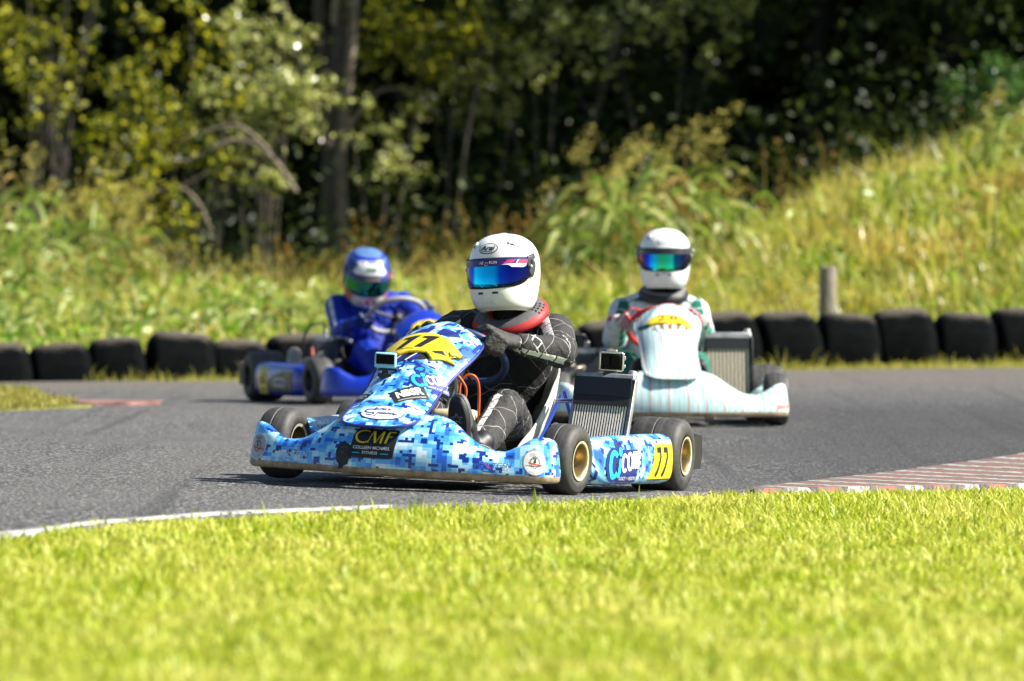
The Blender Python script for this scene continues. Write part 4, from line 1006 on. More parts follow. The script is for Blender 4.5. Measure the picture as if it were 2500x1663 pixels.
# ------------------------------------------------------------------ the other karts' plates
PB = [(-0.118, 0.575), (-0.09, 0.548), (-0.055, 0.548), (0.0, 0.536), (0.055, 0.548), (0.105, 0.530), (0.128, 0.540), (0.10, 0.598), (0.06, 0.622), (0.0, 0.632), (-0.06, 0.625), (-0.095, 0.606)]
for (nos, num) in ((nosB, '28'), (nosC, '63')):
    pl = number_plate(nos, m_yel, PB)
    Decal(plate_surf, step=0.014, lift=0.0012).text(num, -0.004, 0.592, 0.108, 0.052, m_ink, 1, bold=0.0, space=1.25).build('race_number', pl)
m_grn = mat('dark_green_ink', (0.010, 0.07, 0.055), 0.5)
d = Decal(nose_surf, step=0.014); d.poly([(-0.155, 0.60), (-0.125, 0.578), (-0.085, 0.555), (-0.10, 0.535), (-0.15, 0.565)], m_grn, 2).poly([(0.095, 0.575), (0.115, 0.585), (0.125, 0.555), (0.105, 0.545)], m_grn, 6)
for i in range(7): d.stroke([(-0.155 + 0.012 * i, 0.60 + 0.026 * i), (-0.118 + 0.010 * i, 0.60 + 0.022 * i)], 0.009, mat('steel_blue_ink', (0.05, 0.16, 0.27), 0.4), 1)
d.stroke([(-0.10, 0.765), (-0.05, 0.785), (0.02, 0.790), (0.09, 0.775)], 0.010, m_pink, 1).stroke([(-0.165, 0.68), (-0.145, 0.73), (-0.105, 0.765)], 0.016, m_red, 1)
d.build('trim_sticker', nosB)
d = Decal(nose_surf, step=0.014)
for x in (-0.058, -0.015, 0.030, 0.075): d.stroke([(x * 0.8, 0.47), (x, 0.535)], [0.010, 0.022], m_wink, 2)
d.poly([(-0.085, 0.505), (-0.06, 0.545), (0.085, 0.54), (0.10, 0.51), (0.0, 0.49)], mat('brown_ink', (0.30, 0.13, 0.03), 0.5), 1)
d.build('nose_vent', nosB)
d = Decal(bumper_surf, (0.575, 0.025), step=0.014)
d.rrect(0, 0, 0.105, 0.024, 0.002, mat('pale_pink_ink', (0.70, 0.42, 0.42), 0.5), 1).text('SIMPSONS', 0.0, 0.0, 0.088, 0.013, mat('brick_red_ink', (0.50, 0.12, 0.10), 0.5), 2)
d.build('sponsor_sticker', bumB)
d = Decal(nose_surf, step=0.02); d.poly([(-0.145, 0.45), (-0.12, 0.565), (0.0, 0.545), (0.13, 0.565), (0.148, 0.45), (0.0, 0.42)], m_bwhite, 1); d.build('trim_sticker', nosC)
PSR = pod_surf(-1)
d = Decal(PSR, (0.215, 0.085), flip=-1, step=0.02, ns=-1)
d.rrect(0, 0, 0.13, 0.150, 0.006, m_yel, 1).text('63', 0, 0.012, 0.085, 0.070, m_ink, 2, bold=0.03).rrect(0, 0.062, 0.09, 0.020, 0.003, mat('pale_green_ink', (0.25, 0.42, 0.30), 0.5), 2).text('KART', 0, -0.052, 0.06, 0.02, m_ink, 2)
d.build('number_panel', podC[-1])
d = Decal(PSR, (-0.06, 0.075), flip=-1, step=0.02, ns=-1)
d.poly([(0.20, 0.055), (0.06, 0.062), (-0.10, 0.040), (-0.20, 0.0), (-0.22, -0.05), (0.20, -0.05)], mat('brown_grey_ink', (0.10, 0.085, 0.07), 0.4), 1)
d.rrect(0.0, 0.0, 0.20, 0.05, 0.02, m_silver, 2).text('racing', 0.0, 0.0, 0.16, 0.03, m_navy, 3, bold=0.03).stroke([(0.20, 0.060), (0.06, 0.066), (-0.10, 0.043), (-0.215, 0.0), (-0.235, -0.05)], 0.008, m_silver, 2)
d.build('trim_sticker', podC[-1])

# ------------------------------------------------------------------ action cameras
def at_local(M, p, rz=0.0, rx=0.0): return M @ Matrix.Translation(p) @ Matrix.Rotation(rz, 4, 'Z') @ Matrix.Rotation(rx, 4, 'X')
pn = nose_surf(-0.070, 0.365)
cm = thing('action_camera', 'small cyan action camera clipped to the camouflage nose panel', 'camera', at_local(MA, pn, rad(14)), 'action cameras on the front kart')
MB().box((0, 0, 0.058), (0.078, 0.034, 0.056)).build('case', m_camcyan, cm, bevel=0.006)
ln = MB().box((-0.016, -0.0185, 0.062), (0.034, 0.006, 0.036)).box((0.017, -0.020, 0.062), (0.032, 0.008, 0.036)); ln.build('lens', m_glass, cm, bevel=0.003)
MB().box((0, 0.0, 0.022), (0.022, 0.018, 0.024)).box((0.008, 0.0, 0.026), (0.058, 0.012, 0.010)).tube([(0.036, 0, 0.026), (0.044, 0, 0.026)], 0.009, 12).box((0, 0.004, 0.005), (0.05, 0.05, 0.014)).build('mount', m_black, cm, bevel=0.002)
rt = Vector((0.465, 0.10, 0.262)) + Matrix.Rotation(rad(-24), 3, 'X') @ Vector((0.01, 0, 0.36 * 0.5))
cm2 = thing('action_camera', 'boxy action camera in a clear case on top of the slatted radiator', 'camera', at_local(MA, rt, rad(16)), 'action cameras on the front kart')
cs = MB()
for s in (-1, 1): cs.box((s * 0.042, 0, 0.052), (0.008, 0.040, 0.066)); cs.box((0, 0, 0.052 + s * 0.032), (0.084, 0.040, 0.008))
cs.box((0.0, 0, 0.092), (0.04, 0.02, 0.008)).box((0.048, -0.004, 0.066), (0.008, 0.026, 0.016)).box((0.048, -0.004, 0.036), (0.008, 0.026, 0.014))
cs.build('case', m_chrome, cm2, bevel=0.003)
MB().box((0, 0.002, 0.052), (0.076, 0.030, 0.056)).box((-0.018, -0.016, 0.054), (0.026, 0.006, 0.036), None, 0).build('body', m_smoke, cm2, bevel=0.003)
MB().box((0.016, -0.018, 0.056), (0.038, 0.010, 0.042)).build('lens', m_glass, cm2, bevel=0.004)
MB().box((-0.002, 0, 0.006), (0.05, 0.045, 0.016)).box((0, 0, 0.016), (0.018, 0.016, 0.014)).build('mount', m_black, cm2, bevel=0.002)
# ------------------------------------------------------------------ drivers
HZ = [-0.152, -0.140, -0.115, -0.08, -0.04, 0.0, 0.04, 0.075, 0.105, 0.128, 0.142, 0.149]
HW = [0.086, 0.100, 0.113, 0.121, 0.1265, 0.129, 0.128, 0.121, 0.105, 0.080, 0.050, 0.012]
HF = [0.108, 0.134, 0.151, 0.159, 0.158, 0.153, 0.146, 0.135, 0.115, 0.085, 0.051, 0.012]
HB = [0.078, 0.094, 0.115, 0.131, 0.142, 0.149, 0.150, 0.142, 0.125, 0.096, 0.060, 0.014]
def helmet_pt(az, z):
    z = max(-0.152, min(0.149, z)); w_, f_, b_ = sm(z, HZ, HW), sm(z, HZ, HF), sm(z, HZ, HB)
    s, c = math.sin(az), math.cos(az); p = 0.88
    x = w_ * math.copysign(abs(s) ** p, s); y = -(f_ if c > 0 else b_) * math.copysign(abs(c) ** p, c)
    return Vector((x, y, z))
def hel_surf(lift=0.0):
    def f(u, v):
        p = helmet_pt(u / 0.14, v)
        if lift:
            a = helmet_pt(u / 0.14 + 0.02, v) - helmet_pt(u / 0.14 - 0.02, v); b = helmet_pt(u / 0.14, v + 0.003) - helmet_pt(u / 0.14, v - 0.003)
            p = p + a.cross(b).normalized() * lift
        return p
    return f
VT = [0, 40, 62, 78, 84]
def vis_top(a, e=0): return sm(abs(a), VT, [0.040, 0.041, 0.043, 0.044, 0.040]) + e
def vis_bot(a, e=0): return sm(abs(a), VT, [-0.066, -0.060, -0.046, -0.018, 0.004]) - e
def band(a0, a1, lo, hi, lift, n=44, m=8):
    v = []; f = []; S_ = hel_surf(lift)
    for i in range(n + 1):
        a = a0 + (a1 - a0) * i / n; l, h = lo(a), hi(a)
        for j in range(m + 1): v.append(S_(rad(a) * 0.14, l + (h - l) * j / m))
    for i in range(n):
        for j in range(m): q = i * (m + 1) + j; f.append((q, q + m + 1, q + m + 2, q + 1))
    return MB().add(v, f)
def make_helmet(parent, pos, rot, shell, visor, strip, extra, hs=1.0):
    mb = MB(); n = 56; zs = [HZ[0] + (HZ[-1] - HZ[0]) * (1 - math.cos(math.pi * i / 34)) / 2 for i in range(35)]
    rings = [[helmet_pt(2 * math.pi * k / n, z) for k in range(n)] for z in zs]
    inner = [[p * 0.90 + Vector((0, 0, 0.0)) for p in rings[0]], [p * 0.86 + Vector((0, 0, 0.03)) for p in rings[0]]]
    mb.rings(inner[::-1] + rings, True, True)
    h = mb.build('helmet', shell, parent, loc=pos, angle=75); h.rotation_euler = rot; h.scale = (hs, hs, hs)
    band(-84, 84, lambda a: vis_bot(a, 0.007), lambda a: vis_top(a, 0.006), 0.0018).build('visor_seal', m_black, h, solid=0.002, angle=75)
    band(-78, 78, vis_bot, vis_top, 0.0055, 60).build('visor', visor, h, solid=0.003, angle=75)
    band(-74, 74, lambda a: vis_top(a) - 0.027 + 0.004 * (abs(a) / 74) ** 2, lambda a: vis_top(a, -0.0005), 0.0068, 60, 4).build('visor_strip', strip, h, angle=75)
    for s in (-1, 1):
        band(s * 70, s * 88, lambda a: 0.045 - 0.085 * (1 - ((abs(a) - 79) / 11) ** 2) * 0.75 - 0.01, lambda a: 0.052 + 0.012 * (abs(a) - 70) / 18, 0.007, 14, 6).build('visor_pivot', mat('grey_black_plastic', (0.035, 0.037, 0.043), 0.35, coat=0.3), h, solid=0.003, angle=75)
        c = hel_surf(0.012)(rad(s * 80) * 0.14, 0.034); MB().ball(c, 0.0085, 8).build('screw', m_chrome, h)
        c = hel_surf(0.011)(rad(s * 74) * 0.14, 0.012); MB().ball(c, 0.007, 8).build('screw', m_chrome, h)
        band(s * 40 - 5, s * 40 + 5, lambda a: 0.098, lambda a: 0.112 - 0.004 * abs(abs(a) - 40) / 5, 0.005, 8, 3).build('vent', shell, h, solid=0.004)
        d = Decal(hel_surf(), (s * rad(43) * 0.14, 0.098), step=0.02, lift=0.0008); d.poly([(-0.012, -0.004), (0.0, 0.001), (0.010, -0.001), (0.012, -0.006), (0.012, -0.012), (0.004, -0.006)], m_ink, 1); d.build('vent_shadow_gap', h)  # shadow gap under the vent painted as a black ink patch
    extra(h)
    return h
def vents(h, ink=m_ink, z=-0.088, w_=0.024):
    for s in (-1, 1):
        d = Decal(hel_surf(), (s * 0.030, z), step=0.008, lift=0.0008); d.rrect(0, 0, w_ + 0.004, 0.0095, 0.004, m_silver, 1).rrect(0, 0, w_, 0.0065, 0.003, ink, 2); d.build('chin_vent', h)
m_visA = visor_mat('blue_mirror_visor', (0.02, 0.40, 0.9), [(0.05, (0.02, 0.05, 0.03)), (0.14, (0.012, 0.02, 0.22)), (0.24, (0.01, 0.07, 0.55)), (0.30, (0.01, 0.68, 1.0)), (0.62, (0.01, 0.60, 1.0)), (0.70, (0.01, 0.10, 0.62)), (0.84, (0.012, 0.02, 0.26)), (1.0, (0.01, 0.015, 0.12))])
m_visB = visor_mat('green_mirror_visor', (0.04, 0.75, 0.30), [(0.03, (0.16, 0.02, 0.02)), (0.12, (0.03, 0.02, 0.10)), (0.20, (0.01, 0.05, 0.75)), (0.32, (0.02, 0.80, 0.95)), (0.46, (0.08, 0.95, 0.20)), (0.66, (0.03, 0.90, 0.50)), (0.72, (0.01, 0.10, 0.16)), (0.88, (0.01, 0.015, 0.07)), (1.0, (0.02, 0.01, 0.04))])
m_visC = visor_mat('dark_green_visor', (0.03, 0.22, 0.15), None)
m_strpA = mat('indigo_strip', (0.035, 0.012, 0.16), 0.25, coat=0.4, wear=0.04)
m_strpB = mat('black_strip', (0.02, 0.018, 0.024), 0.3, coat=0.4)
m_strpC = mat('blue_strip', (0.02, 0.06, 0.30), 0.3, coat=0.4)
def exA(h):
    vents(h)
    d = Decal(hel_surf(), (-0.006, 0.083), step=0.012, lift=0.0008)
    d.sc = 1.28; d.ell(0, 0, 0.0315, 0.0165, m_ink, 1).ell(0, 0, 0.0288, 0.0140, m_white, 2)
    d.text('Arai', 0.0, 0.001, 0.044, 0.0155, m_ink, 3, shear=0.30, bold=0.03).stroke([(-0.018, -0.0095), (0.014, -0.0095)], 0.0018, m_ink, 3).stroke([(-0.026, -0.006), (-0.012, 0.008)], 0.002, m_ink, 3)
    d.build('maker_badge', h)
    d = Decal(hel_surf(0.0072), (0.002, 0.026), step=0.01, lift=0.0006)
    d.text('NE', -0.021, 0, 0.016, 0.0105, m_wink, 2, shear=0.2, bold=0.02).text('TGEN', 0.0185, 0, 0.030, 0.0105, m_wink, 2, shear=0.2, bold=0.02).stroke([(-0.010, -0.006), (-0.004, 0.001), (0.001, -0.002)], 0.002, m_wink, 2).stroke([(-0.010, -0.008), (-0.004, -0.011), (0.002, -0.008)], 0.0015, m_wink, 2)
    d.poly([(0.055, -0.008), (0.075, 0.010), (0.112, 0.011), (0.100, 0.000)], m_pink, 1).poly([(0.120, -0.002), (0.126, 0.011), (0.168, 0.012), (0.162, 0.000)], m_pink, 1).poly([(0.107, -0.006), (0.118, 0.011), (0.124, 0.011), (0.113, -0.006)], m_wink, 2).poly([(0.050, -0.009), (0.080, -0.005), (0.158, -0.003), (0.155, -0.012), (0.140, -0.018), (0.092, -0.018), (0.078, -0.010)], m_wink, 3)
    d.poly([(-0.10, -0.009), (-0.155, -0.006), (-0.15, 0.010), (-0.10, 0.010)], mat('brown_violet_ink', (0.11, 0.03, 0.06), 0.3), 1)
    d.build('strip_lettering', h)
    rr = random.Random(8); d = Decal(hel_surf(), (-0.004, -0.124), step=0.02, lift=0.0006)
    for i in range(26):
        x, y = rr.gauss(0, 0.016), rr.gauss(0, 0.008); d.ell(x, y, 0.0012 + 0.0018 * rr.random(), 0.001, m_silver if i % 3 else m_wink, 1, 7)
    d.build('chin_scuffs', h)
def exB(h):
    vents(h, w_=0.018)
    d = Decal(hel_surf(), (0.0, 0.080), step=0.012, lift=0.0008); d.ring(0, 0, 0.030, 0.015, 0.002, m_silver, 1).text('Arai', 0.002, 0, 0.040, 0.012, m_silver, 1, shear=0.3).stroke([(-0.030, 0.002), (-0.024, -0.011), (-0.012, -0.014)], 0.005, m_ink, 2); d.build('maker_badge', h)
    d = Decal(hel_surf(), (0.0, -0.06), step=0.02, lift=0.0006); d.rrect(0.012, -0.022, 0.045, 0.006, 0.002, m_silver, 1); d.build('chin_trim', h)
def exC(h):
    R_ = Decal(hel_surf(), step=0.02, lift=0.0008)
    R_.poly([(-0.085, 0.050), (0.085, 0.050), (0.11, 0.062), (0.095, 0.112), (0.05, 0.120), (-0.05, 0.120), (-0.095, 0.112), (-0.11, 0.062)], m_wink, 1).poly([(-0.13, -0.075), (0.13, -0.075), (0.11, -0.135), (-0.11, -0.135)], mat('cream_ink', (0.62, 0.58, 0.48), 0.4), 0.0)
    R_.parts[-1] = (*R_.parts[-1][:3], 1); R_.lift = 0.0007
    band(-180, 180, lambda a: 0.118, lambda a: 0.131, 0.0012, 60, 4).build('crown_ring', m_bblue, h, angle=75)
    for s in (-1, 1):
        R_.poly([(s * 0.085, 0.094), (s * 0.20, 0.104), (s * 0.20, 0.058), (s * 0.12, 0.054), (s * 0.080, 0.066)], m_navy, 1).poly([(s * 0.10, 0.108), (s * 0.22, 0.112), (s * 0.22, 0.106), (s * 0.10, 0.099)], m_bblue, 1).poly([(s * 0.205, 0.07), (s * 0.235, 0.08), (s * 0.235, 0.04), (s * 0.205, 0.04)], m_pink, 1)
        R_.poly([(s * 0.13, -0.045), (s * 0.215, -0.02), (s * 0.215, -0.11), (s * 0.14, -0.12), (s * 0.105, -0.09)], mat('orange_red_ink', (0.50, 0.13, 0.06), 0.4), 2).poly([(s * 0.22, 0.04), (s * 0.42, 0.06), (s * 0.42, -0.05), (s * 0.22, -0.02)], m_strpC, 1)
        R_.poly([(s * 0.035, -0.105), (s * 0.095, -0.115), (s * 0.085, -0.125), (s * 0.04, -0.122)], mat('amber_ink', (0.48, 0.30, 0.03), 0.4), 2)
    R_.ell(0.006, 0.078, 0.034, 0.012, mat('pale_green_ink', (0.25, 0.42, 0.30), 0.5), 2).text('crest', 0.006, 0.078, 0.048, 0.012, m_grn, 3, shear=0.2)
    R_.ell(0.008, -0.105, 0.026, 0.020, m_pink, 3).ell(0.010, -0.104, 0.011, 0.008, m_wink, 4)
    R_.build('helmet_paintwork', h)
    d = Decal(hel_surf(0.0072), (0.0, 0.026), step=0.012, lift=0.0006); d.rrect(0.012, 0, 0.075, 0.013, 0.003, mat('amber_ink', (0.48, 0.30, 0.03), 0.4), 1).text('racing', 0.012, 0, 0.06, 0.009, m_strpC, 2).rrect(-0.065, 0, 0.05, 0.013, 0.003, mat('brown_violet_ink', (0.11, 0.03, 0.06), 0.3), 1).rrect(0.15, 0.004, 0.05, 0.018, 0.003, m_pink, 1); d.build('strip_lettering', h)

def wheel_frame(C0):
    n = Vector((0, 0.62, 0.78)).normalized(); e1 = Vector((1, 0, 0)); return Vector(C0), n, e1, e1.cross(n) * -1
def make_glove(parent, C0, t, W, mats, side):
    """five fingers closed round the rim of the steering wheel; W is the wrist"""
    C0, n, e1, e2 = wheel_frame(C0); W = Vector(W)
    d = e1 * math.cos(t) + e2 * math.sin(t); tau = (e2 * math.cos(t) - e1 * math.sin(t)) * side   # towards the little finger
    G = C0 + d * 0.158
    def P(phi, rho, off): a = rad(phi); return G + (d * math.cos(a) - n * math.sin(a)) * rho + tau * off
    B = []
    heel = P(-62, 0.040, 0.012)
    for k, (ln, r) in enumerate(((1.0, 0.0112), (1.08, 0.0115), (1.0, 0.0110), (0.82, 0.0098))):
        off = (k - 1.5) * 0.0215 + 0.002
        a = P(-14, 0.043 - 0.001 * abs(k - 1), off); b = P(-14 + 78 * ln, 0.038, off * 1.0); c = P(-14 + 138 * ln, 0.029, off * 0.97); e = P(-14 + 196 * ln, 0.025, off * 0.95)
        B += [(W.lerp(a, 0.25), a, 0.019, 0.0145, 0), (a, b, r * 1.18, r * 1.04, 0), (b, c, r * 1.02, r * 0.95, 0), (c, e, r * 0.93, r * 0.80, 0)]
    B.append((W, heel, 0.030, 0.020, 0))
    B.append((W - (G - W).normalized() * 0.045, W + (G - W).normalized() * 0.02, 0.041, 0.033, 1))
    tb = W.lerp(P(-30, 0.040, -0.03), 0.55); B += [(tb, P(-72, 0.040, -0.044), 0.019, 0.0145, 0), (P(-72, 0.040, -0.044), P(-118, 0.034, -0.058), 0.0132, 0.012, 0), (P(-118, 0.034, -0.058), P(-158, 0.030, -0.062), 0.0118, 0.009, 0)]
    g = soft_body('glove', B, mats, parent, voxel=0.0045, smooth=2, wrinkle=0.0012, wscale=60, seed=3, uref=d)
    return g
def make_boot(parent, ankle, heel, toe, mats, emblem=None):
    ankle, heel, toe = Vector(ankle), Vector(heel), Vector(toe); ax = (toe - heel); ln = ax.length; ax.normalize()
    up = (ankle - heel); up = (up - ax * up.dot(ax)).normalized(); sd = ax.cross(up).normalized()
    o = up * 0.042
    B = [(ankle + (ankle - heel).normalized() * 0.05, heel + ax * 0.055 + o, 0.047, 0.040, 0), (heel + ax * 0.03 + o, heel + ax * ln * 0.55 + o * 0.95, 0.037, 0.040, 0), (heel + ax * ln * 0.5 + o, toe - ax * 0.045 + o * 0.72, 0.040, 0.030, 0)]
    for s in (-1, 1): B.append((heel + ax * ln * 0.55 + o * 0.7 + sd * s * 0.014, toe - ax * 0.04 + o * 0.6 + sd * s * 0.012, 0.030, 0.024, 0))
    b = soft_body('boot', B, mats, parent, voxel=0.007, smooth=3, wrinkle=0.0015, wscale=40, seed=5)
    pts = []
    for i in range(40):
        a = 2 * math.pi * i / 40; x = math.cos(a); wv = 0.046 + 0.006 * x - 0.010 * math.exp(-((x + 0.1) / 0.35) ** 2)
        pts.append(heel + ax * (ln / 2 + ln / 2 * x) + sd * (wv * math.copysign(abs(math.sin(a)) ** 0.8, math.sin(a))))
    sl_ = MB().rings([[p + up * 0.024 for p in pts], [p + up * 0.004 for p in pts], [(p - heel - ax * ln / 2) * 0.93 + heel + ax * ln / 2 - up * 0.003 for p in pts]]).build('sole', mat('boot_sole', (0.014, 0.014, 0.015), 0.5), b, angle=40)
    MB().rings([[(p - heel - ax * ln / 2) * 1.03 + heel + ax * ln / 2 + up * 0.030 for p in pts], [(p - heel - ax * ln / 2) * 1.03 + heel + ax * ln / 2 + up * 0.016 for p in pts]]).build('welt', mat('grey_welt', (0.10, 0.10, 0.105), 0.5), b, angle=40)
    if emblem:
        c = heel + ax * (ln * 0.70)
        d = Decal(lambda u, v: c + sd * u + ax * v - up * 0.0035, step=0, lift=0.0012, ns=-1)
        st = [((0.030 if i % 2 == 0 else 0.012) * math.sin(2 * math.pi * i / 10), (0.020 if i % 2 == 0 else 0.008) * math.cos(2 * math.pi * i / 10)) for i in range(11)]
        d.stroke(st, 0.0022, m_silver, 1); d.build('star', sl_)
    return b

def make_person(label, M, Q):
    p = thing('person', label, 'person', M, 'drivers sitting in the karts')
    x0, hx = Q.get('lean', 0.0), Q['helmet'][0]
    nb = Vector(Q['neck']); shl, shr = Vector(Q['shl']), Vector(Q['shr']); ml, mr = Q['limbm'], Q['limbm']
    hipL, hipR = Vector((0.095, 0.27, 0.165)), Vector((-0.095, 0.27, 0.165))
    mid = Vector((x0 * 0.5, 0.33, 0.36)); ch = (shl + shr) / 2 + Vector((0, 0.015, -0.09))
    B = [(hipL, hipR, 0.100, 0.100, 0), ((hipL + hipR) / 2, mid, 0.125, 0.130, 0), (mid + Vector((0.05, 0, 0)), ch + Vector((0.075, 0, 0)), 0.105, 0.100, 0), (mid - Vector((0.05, 0, 0)), ch - Vector((0.075, 0, 0)), 0.105, 0.100, 0),
         (shl.lerp(shr, 0.16), shr.lerp(shl, 0.16), 0.072, 0.072, 0), (ch + Vector((0, 0.0, 0.05)), nb, 0.085, 0.060, 0), (nb, nb.lerp(Vector(Q['helmet']), 0.45), 0.060, 0.056, 4),
         (shl.lerp(nb, 0.55), shl, 0.056, 0.062, 1), (shr.lerp(nb, 0.55), shr, 0.056, 0.062, 1)]
    J = []
    for s in ('l', 'r'):
        sh, el, wr, kn, an = (Vector(Q[k + s]) for k in ('sh', 'el', 'wr', 'kn', 'an')); hip = hipL if s == 'l' else hipR
        B += [(sh, el, 0.069, 0.058, 1), (el, wr, 0.057, 0.039, 2), (hip, kn, 0.088, 0.068, 3), (kn, an, 0.066, 0.052, 3)]
        J += [(el, 0.09), (kn, 0.11), (sh, 0.07), (an, 0.06), (wr, 0.05)]
    body = soft_body('body', B, Q['suit'], p, voxel=0.0085, smooth=4, wrinkle=Q.get('wr_amp', 0.005), wscale=26, seed=Q.get('seed', 1), joints=J)
    for s, k in ((1, 'l'), (-1, 'r')):
        make_glove(p, Q['wheelc'], Q['t' + k], Q['wr' + k], Q['glove'], s)
        an = Vector(Q['an' + k]); make_boot(p, an, Q['heel' + k], Q['toe' + k], [m_black], Q.get('emblem'))
    make_helmet(p, Q['helmet'], Q['hrot'], Q['shell'], Q['visor'], Q['strip'], Q['ex'], Q.get('hs', 1.0))
    return p, body

def collar(p, c, R, r, tilt, mats, mi, yaw=0.0, name='neck_brace', roll=0.0):
    mb = MB(); rings = []; n = 48; ms = []
    Rm = Matrix.Rotation(roll, 3, 'Y') @ Matrix.Rotation(yaw, 3, 'Z') @ Matrix.Rotation(tilt, 3, 'X'); uv = []
    for i in range(n + 1):
        a = 2 * math.pi * i / n; d = Vector((math.sin(a), -math.cos(a), 0)); k = 1 + 0.12 * max(0, math.cos(a))
        ctr = Vector((d.x * R[0], d.y * R[1] * k, 0)); rr = (r[0] * (1 - 0.18 * max(0, math.cos(a)) ** 3), r[1])
        rings.append([Vector(c) + Rm @ (ctr + d * (rr[0] * math.cos(q)) + Vector((0, 0, 1)) * (rr[1] * math.sin(q) - 0.010 * math.cos(q))) for q in [2 * math.pi * m / 14 for m in range(14)]])
    mb.rings(rings, True, False, None, mi)
    return mb.build(name, mats, p, angle=70)

m_suitA = suit_mat('black_quilted_suit', (0.034, 0.033, 0.033), (0.40, 0.39, 0.37), (0.72, 0.71, 0.68), (0.38, 0.46), 0.125, 0.022)
m_suitAl = suit_mat('black_quilted_trousers', (0.038, 0.037, 0.037), (0.40, 0.39, 0.37), (0.74, 0.73, 0.70), (0.495, 0.57), 0.15, 0.020)
m_suitAu = suit_mat('black_quilted_sleeve', (0.040, 0.039, 0.039), (0.40, 0.39, 0.37), (0.74, 0.73, 0.70), (0.42, 0.52), 0.13, 0.022)
m_suitAt = suit_mat('black_quilted_chest_shaded', (0.012, 0.012, 0.0125), (0.16, 0.155, 0.15), None, (0, 0), 0.16, 0.022)  # darker copy of the suit, shade on the torso put into its colour
m_glA = suit_mat('black_glove', (0.045, 0.043, 0.043), None, None, bscale=90, bstr=0.5, rough=0.6)
m_glA2 = suit_mat('black_white_cuff', (0.024, 0.023, 0.024), (0.62, 0.62, 0.60), None, (0, 0), 0.050, 0.16, ncross=5.0)
m_neck = mat('black_balaclava', (0.016, 0.016, 0.017), 0.9)
PA, bodyA = make_person('driver in black quilted suit, red neck brace and white helmet with blue visor', MA, dict(
    helmet=(0.026, 0.235, 0.784), hrot=(rad(-2), rad(-6), rad(-7)), neck=(0.045, 0.315, 0.625), lean=0.02,
    shl=(0.212, 0.305, 0.572), shr=(-0.165, 0.305, 0.566), ell=(0.298, 0.115, 0.505), elr=(-0.29, 0.11, 0.44), wrl=(0.208, -0.075, 0.525), wrr=(-0.205, -0.06, 0.515),
    knl=(0.186, -0.155, 0.292), knr=(-0.17, -0.16, 0.29), anl=(0.200, -0.525, 0.135), anr=(-0.17, -0.525, 0.135), heell=(0.180, -0.585, 0.070), heelr=(-0.15, -0.59, 0.07), toel=(0.148, -0.640, 0.335), toer=(-0.14, -0.65, 0.32),
    wheelc=(0, -0.12, 0.468), tl=rad(-36), tr=rad(216), suit=[m_suitAt, m_suitAu, m_suitA, m_suitAl, m_neck], glove=[m_glA, m_glA2], limbm=0, wr_amp=0.0065, emblem=True,
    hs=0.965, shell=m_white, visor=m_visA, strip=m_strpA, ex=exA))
m_rb = mat('red_brace_foam', (0.44, 0.012, 0.012), 0.55, wear=0.06); m_gb = mat('grey_brace_panel', (0.11, 0.105, 0.11), 0.55, wear=0.15, wscale=40)
collar(PA, (0.042, 0.275, 0.630), (0.104, 0.102), (0.042, 0.026), rad(29), [m_rb, m_gb, m_black], [0, 0, 1, 1, 1, 0, 0, 0, 0, 0, 0, 0, 0, 0], yaw=rad(-4), roll=rad(-6))
cb = MB()
Rc = Matrix.Rotation(rad(-6), 3, 'Y') @ Matrix.Rotation(rad(-4), 3, 'Z') @ Matrix.Rotation(rad(29), 3, 'X')
for i in range(4):
    for j in range(3):
        a = rad(78 + 9 * i); q = rad(48 + 20 * j); d_ = Vector((math.sin(a), -math.cos(a), 0)); ctr = Vector((d_.x * 0.104, d_.y * 0.102, 0))
        cb.ball(Vector((0.042, 0.275, 0.630)) + Rc @ (ctr + d_ * (0.0422 * math.cos(q)) + Vector((0, 0, 0.0262 * math.sin(q) - 0.010 * math.cos(q)))), 0.0042, 5)
cb.build('brace_perforations', m_ink, PA)

m_suB = suit_mat('white_suit', (0.62, 0.64, 0.66), (0.30, 0.32, 0.36), None, (0, 0), 0.30, 0.012)
m_suBg = suit_mat('green_white_sleeve', (0.60, 0.63, 0.66), None, (0.008, 0.13, 0.085), (0.42, 0.60), 0.2, 0.0)
m_suBf = suit_mat('green_white_forearm', (0.60, 0.62, 0.64), None, (0.01, 0.20, 0.12), (0.55, 0.85), 0.2, 0.0)
m_suBl = suit_mat('green_trousers', (0.010, 0.14, 0.085), None, (0.55, 0.60, 0.66), (0.10, 0.22), 0.2, 0.0)
m_glB = suit_mat('white_red_glove', (0.50, 0.48, 0.52), None, (0.42, 0.03, 0.03), (0.15, 0.5), 0.2, 0.0)
PB_, bodyB = make_person('driver in white and green suit and white helmet with green visor', MBk, dict(
    helmet=(0.055, 0.26, 0.812), hrot=(rad(-2), rad(0), rad(-7)), neck=(0.05, 0.325, 0.640), lean=0.03,
    shl=(0.215, 0.31, 0.545), shr=(-0.150, 0.31, 0.545), ell=(0.235, 0.13, 0.43), elr=(-0.205, 0.13, 0.41), wrl=(0.200, -0.05, 0.495), wrr=(-0.20, -0.05, 0.495),
    knl=(0.175, -0.16, 0.29), knr=(-0.175, -0.16, 0.29), anl=(0.17, -0.52, 0.13), anr=(-0.17, -0.52, 0.13), heell=(0.15, -0.585, 0.07), heelr=(-0.15, -0.585, 0.07), toel=(0.14, -0.64, 0.32), toer=(-0.14, -0.64, 0.32),
    wheelc=(0, -0.12, 0.468), tl=rad(-20), tr=rad(200), suit=[m_suB, m_suBg, m_suBf, m_suBl, m_neck], glove=[m_glB, m_glB], limbm=0, seed=7,
    shell=m_white, visor=m_visB, strip=m_strpB, ex=exB))
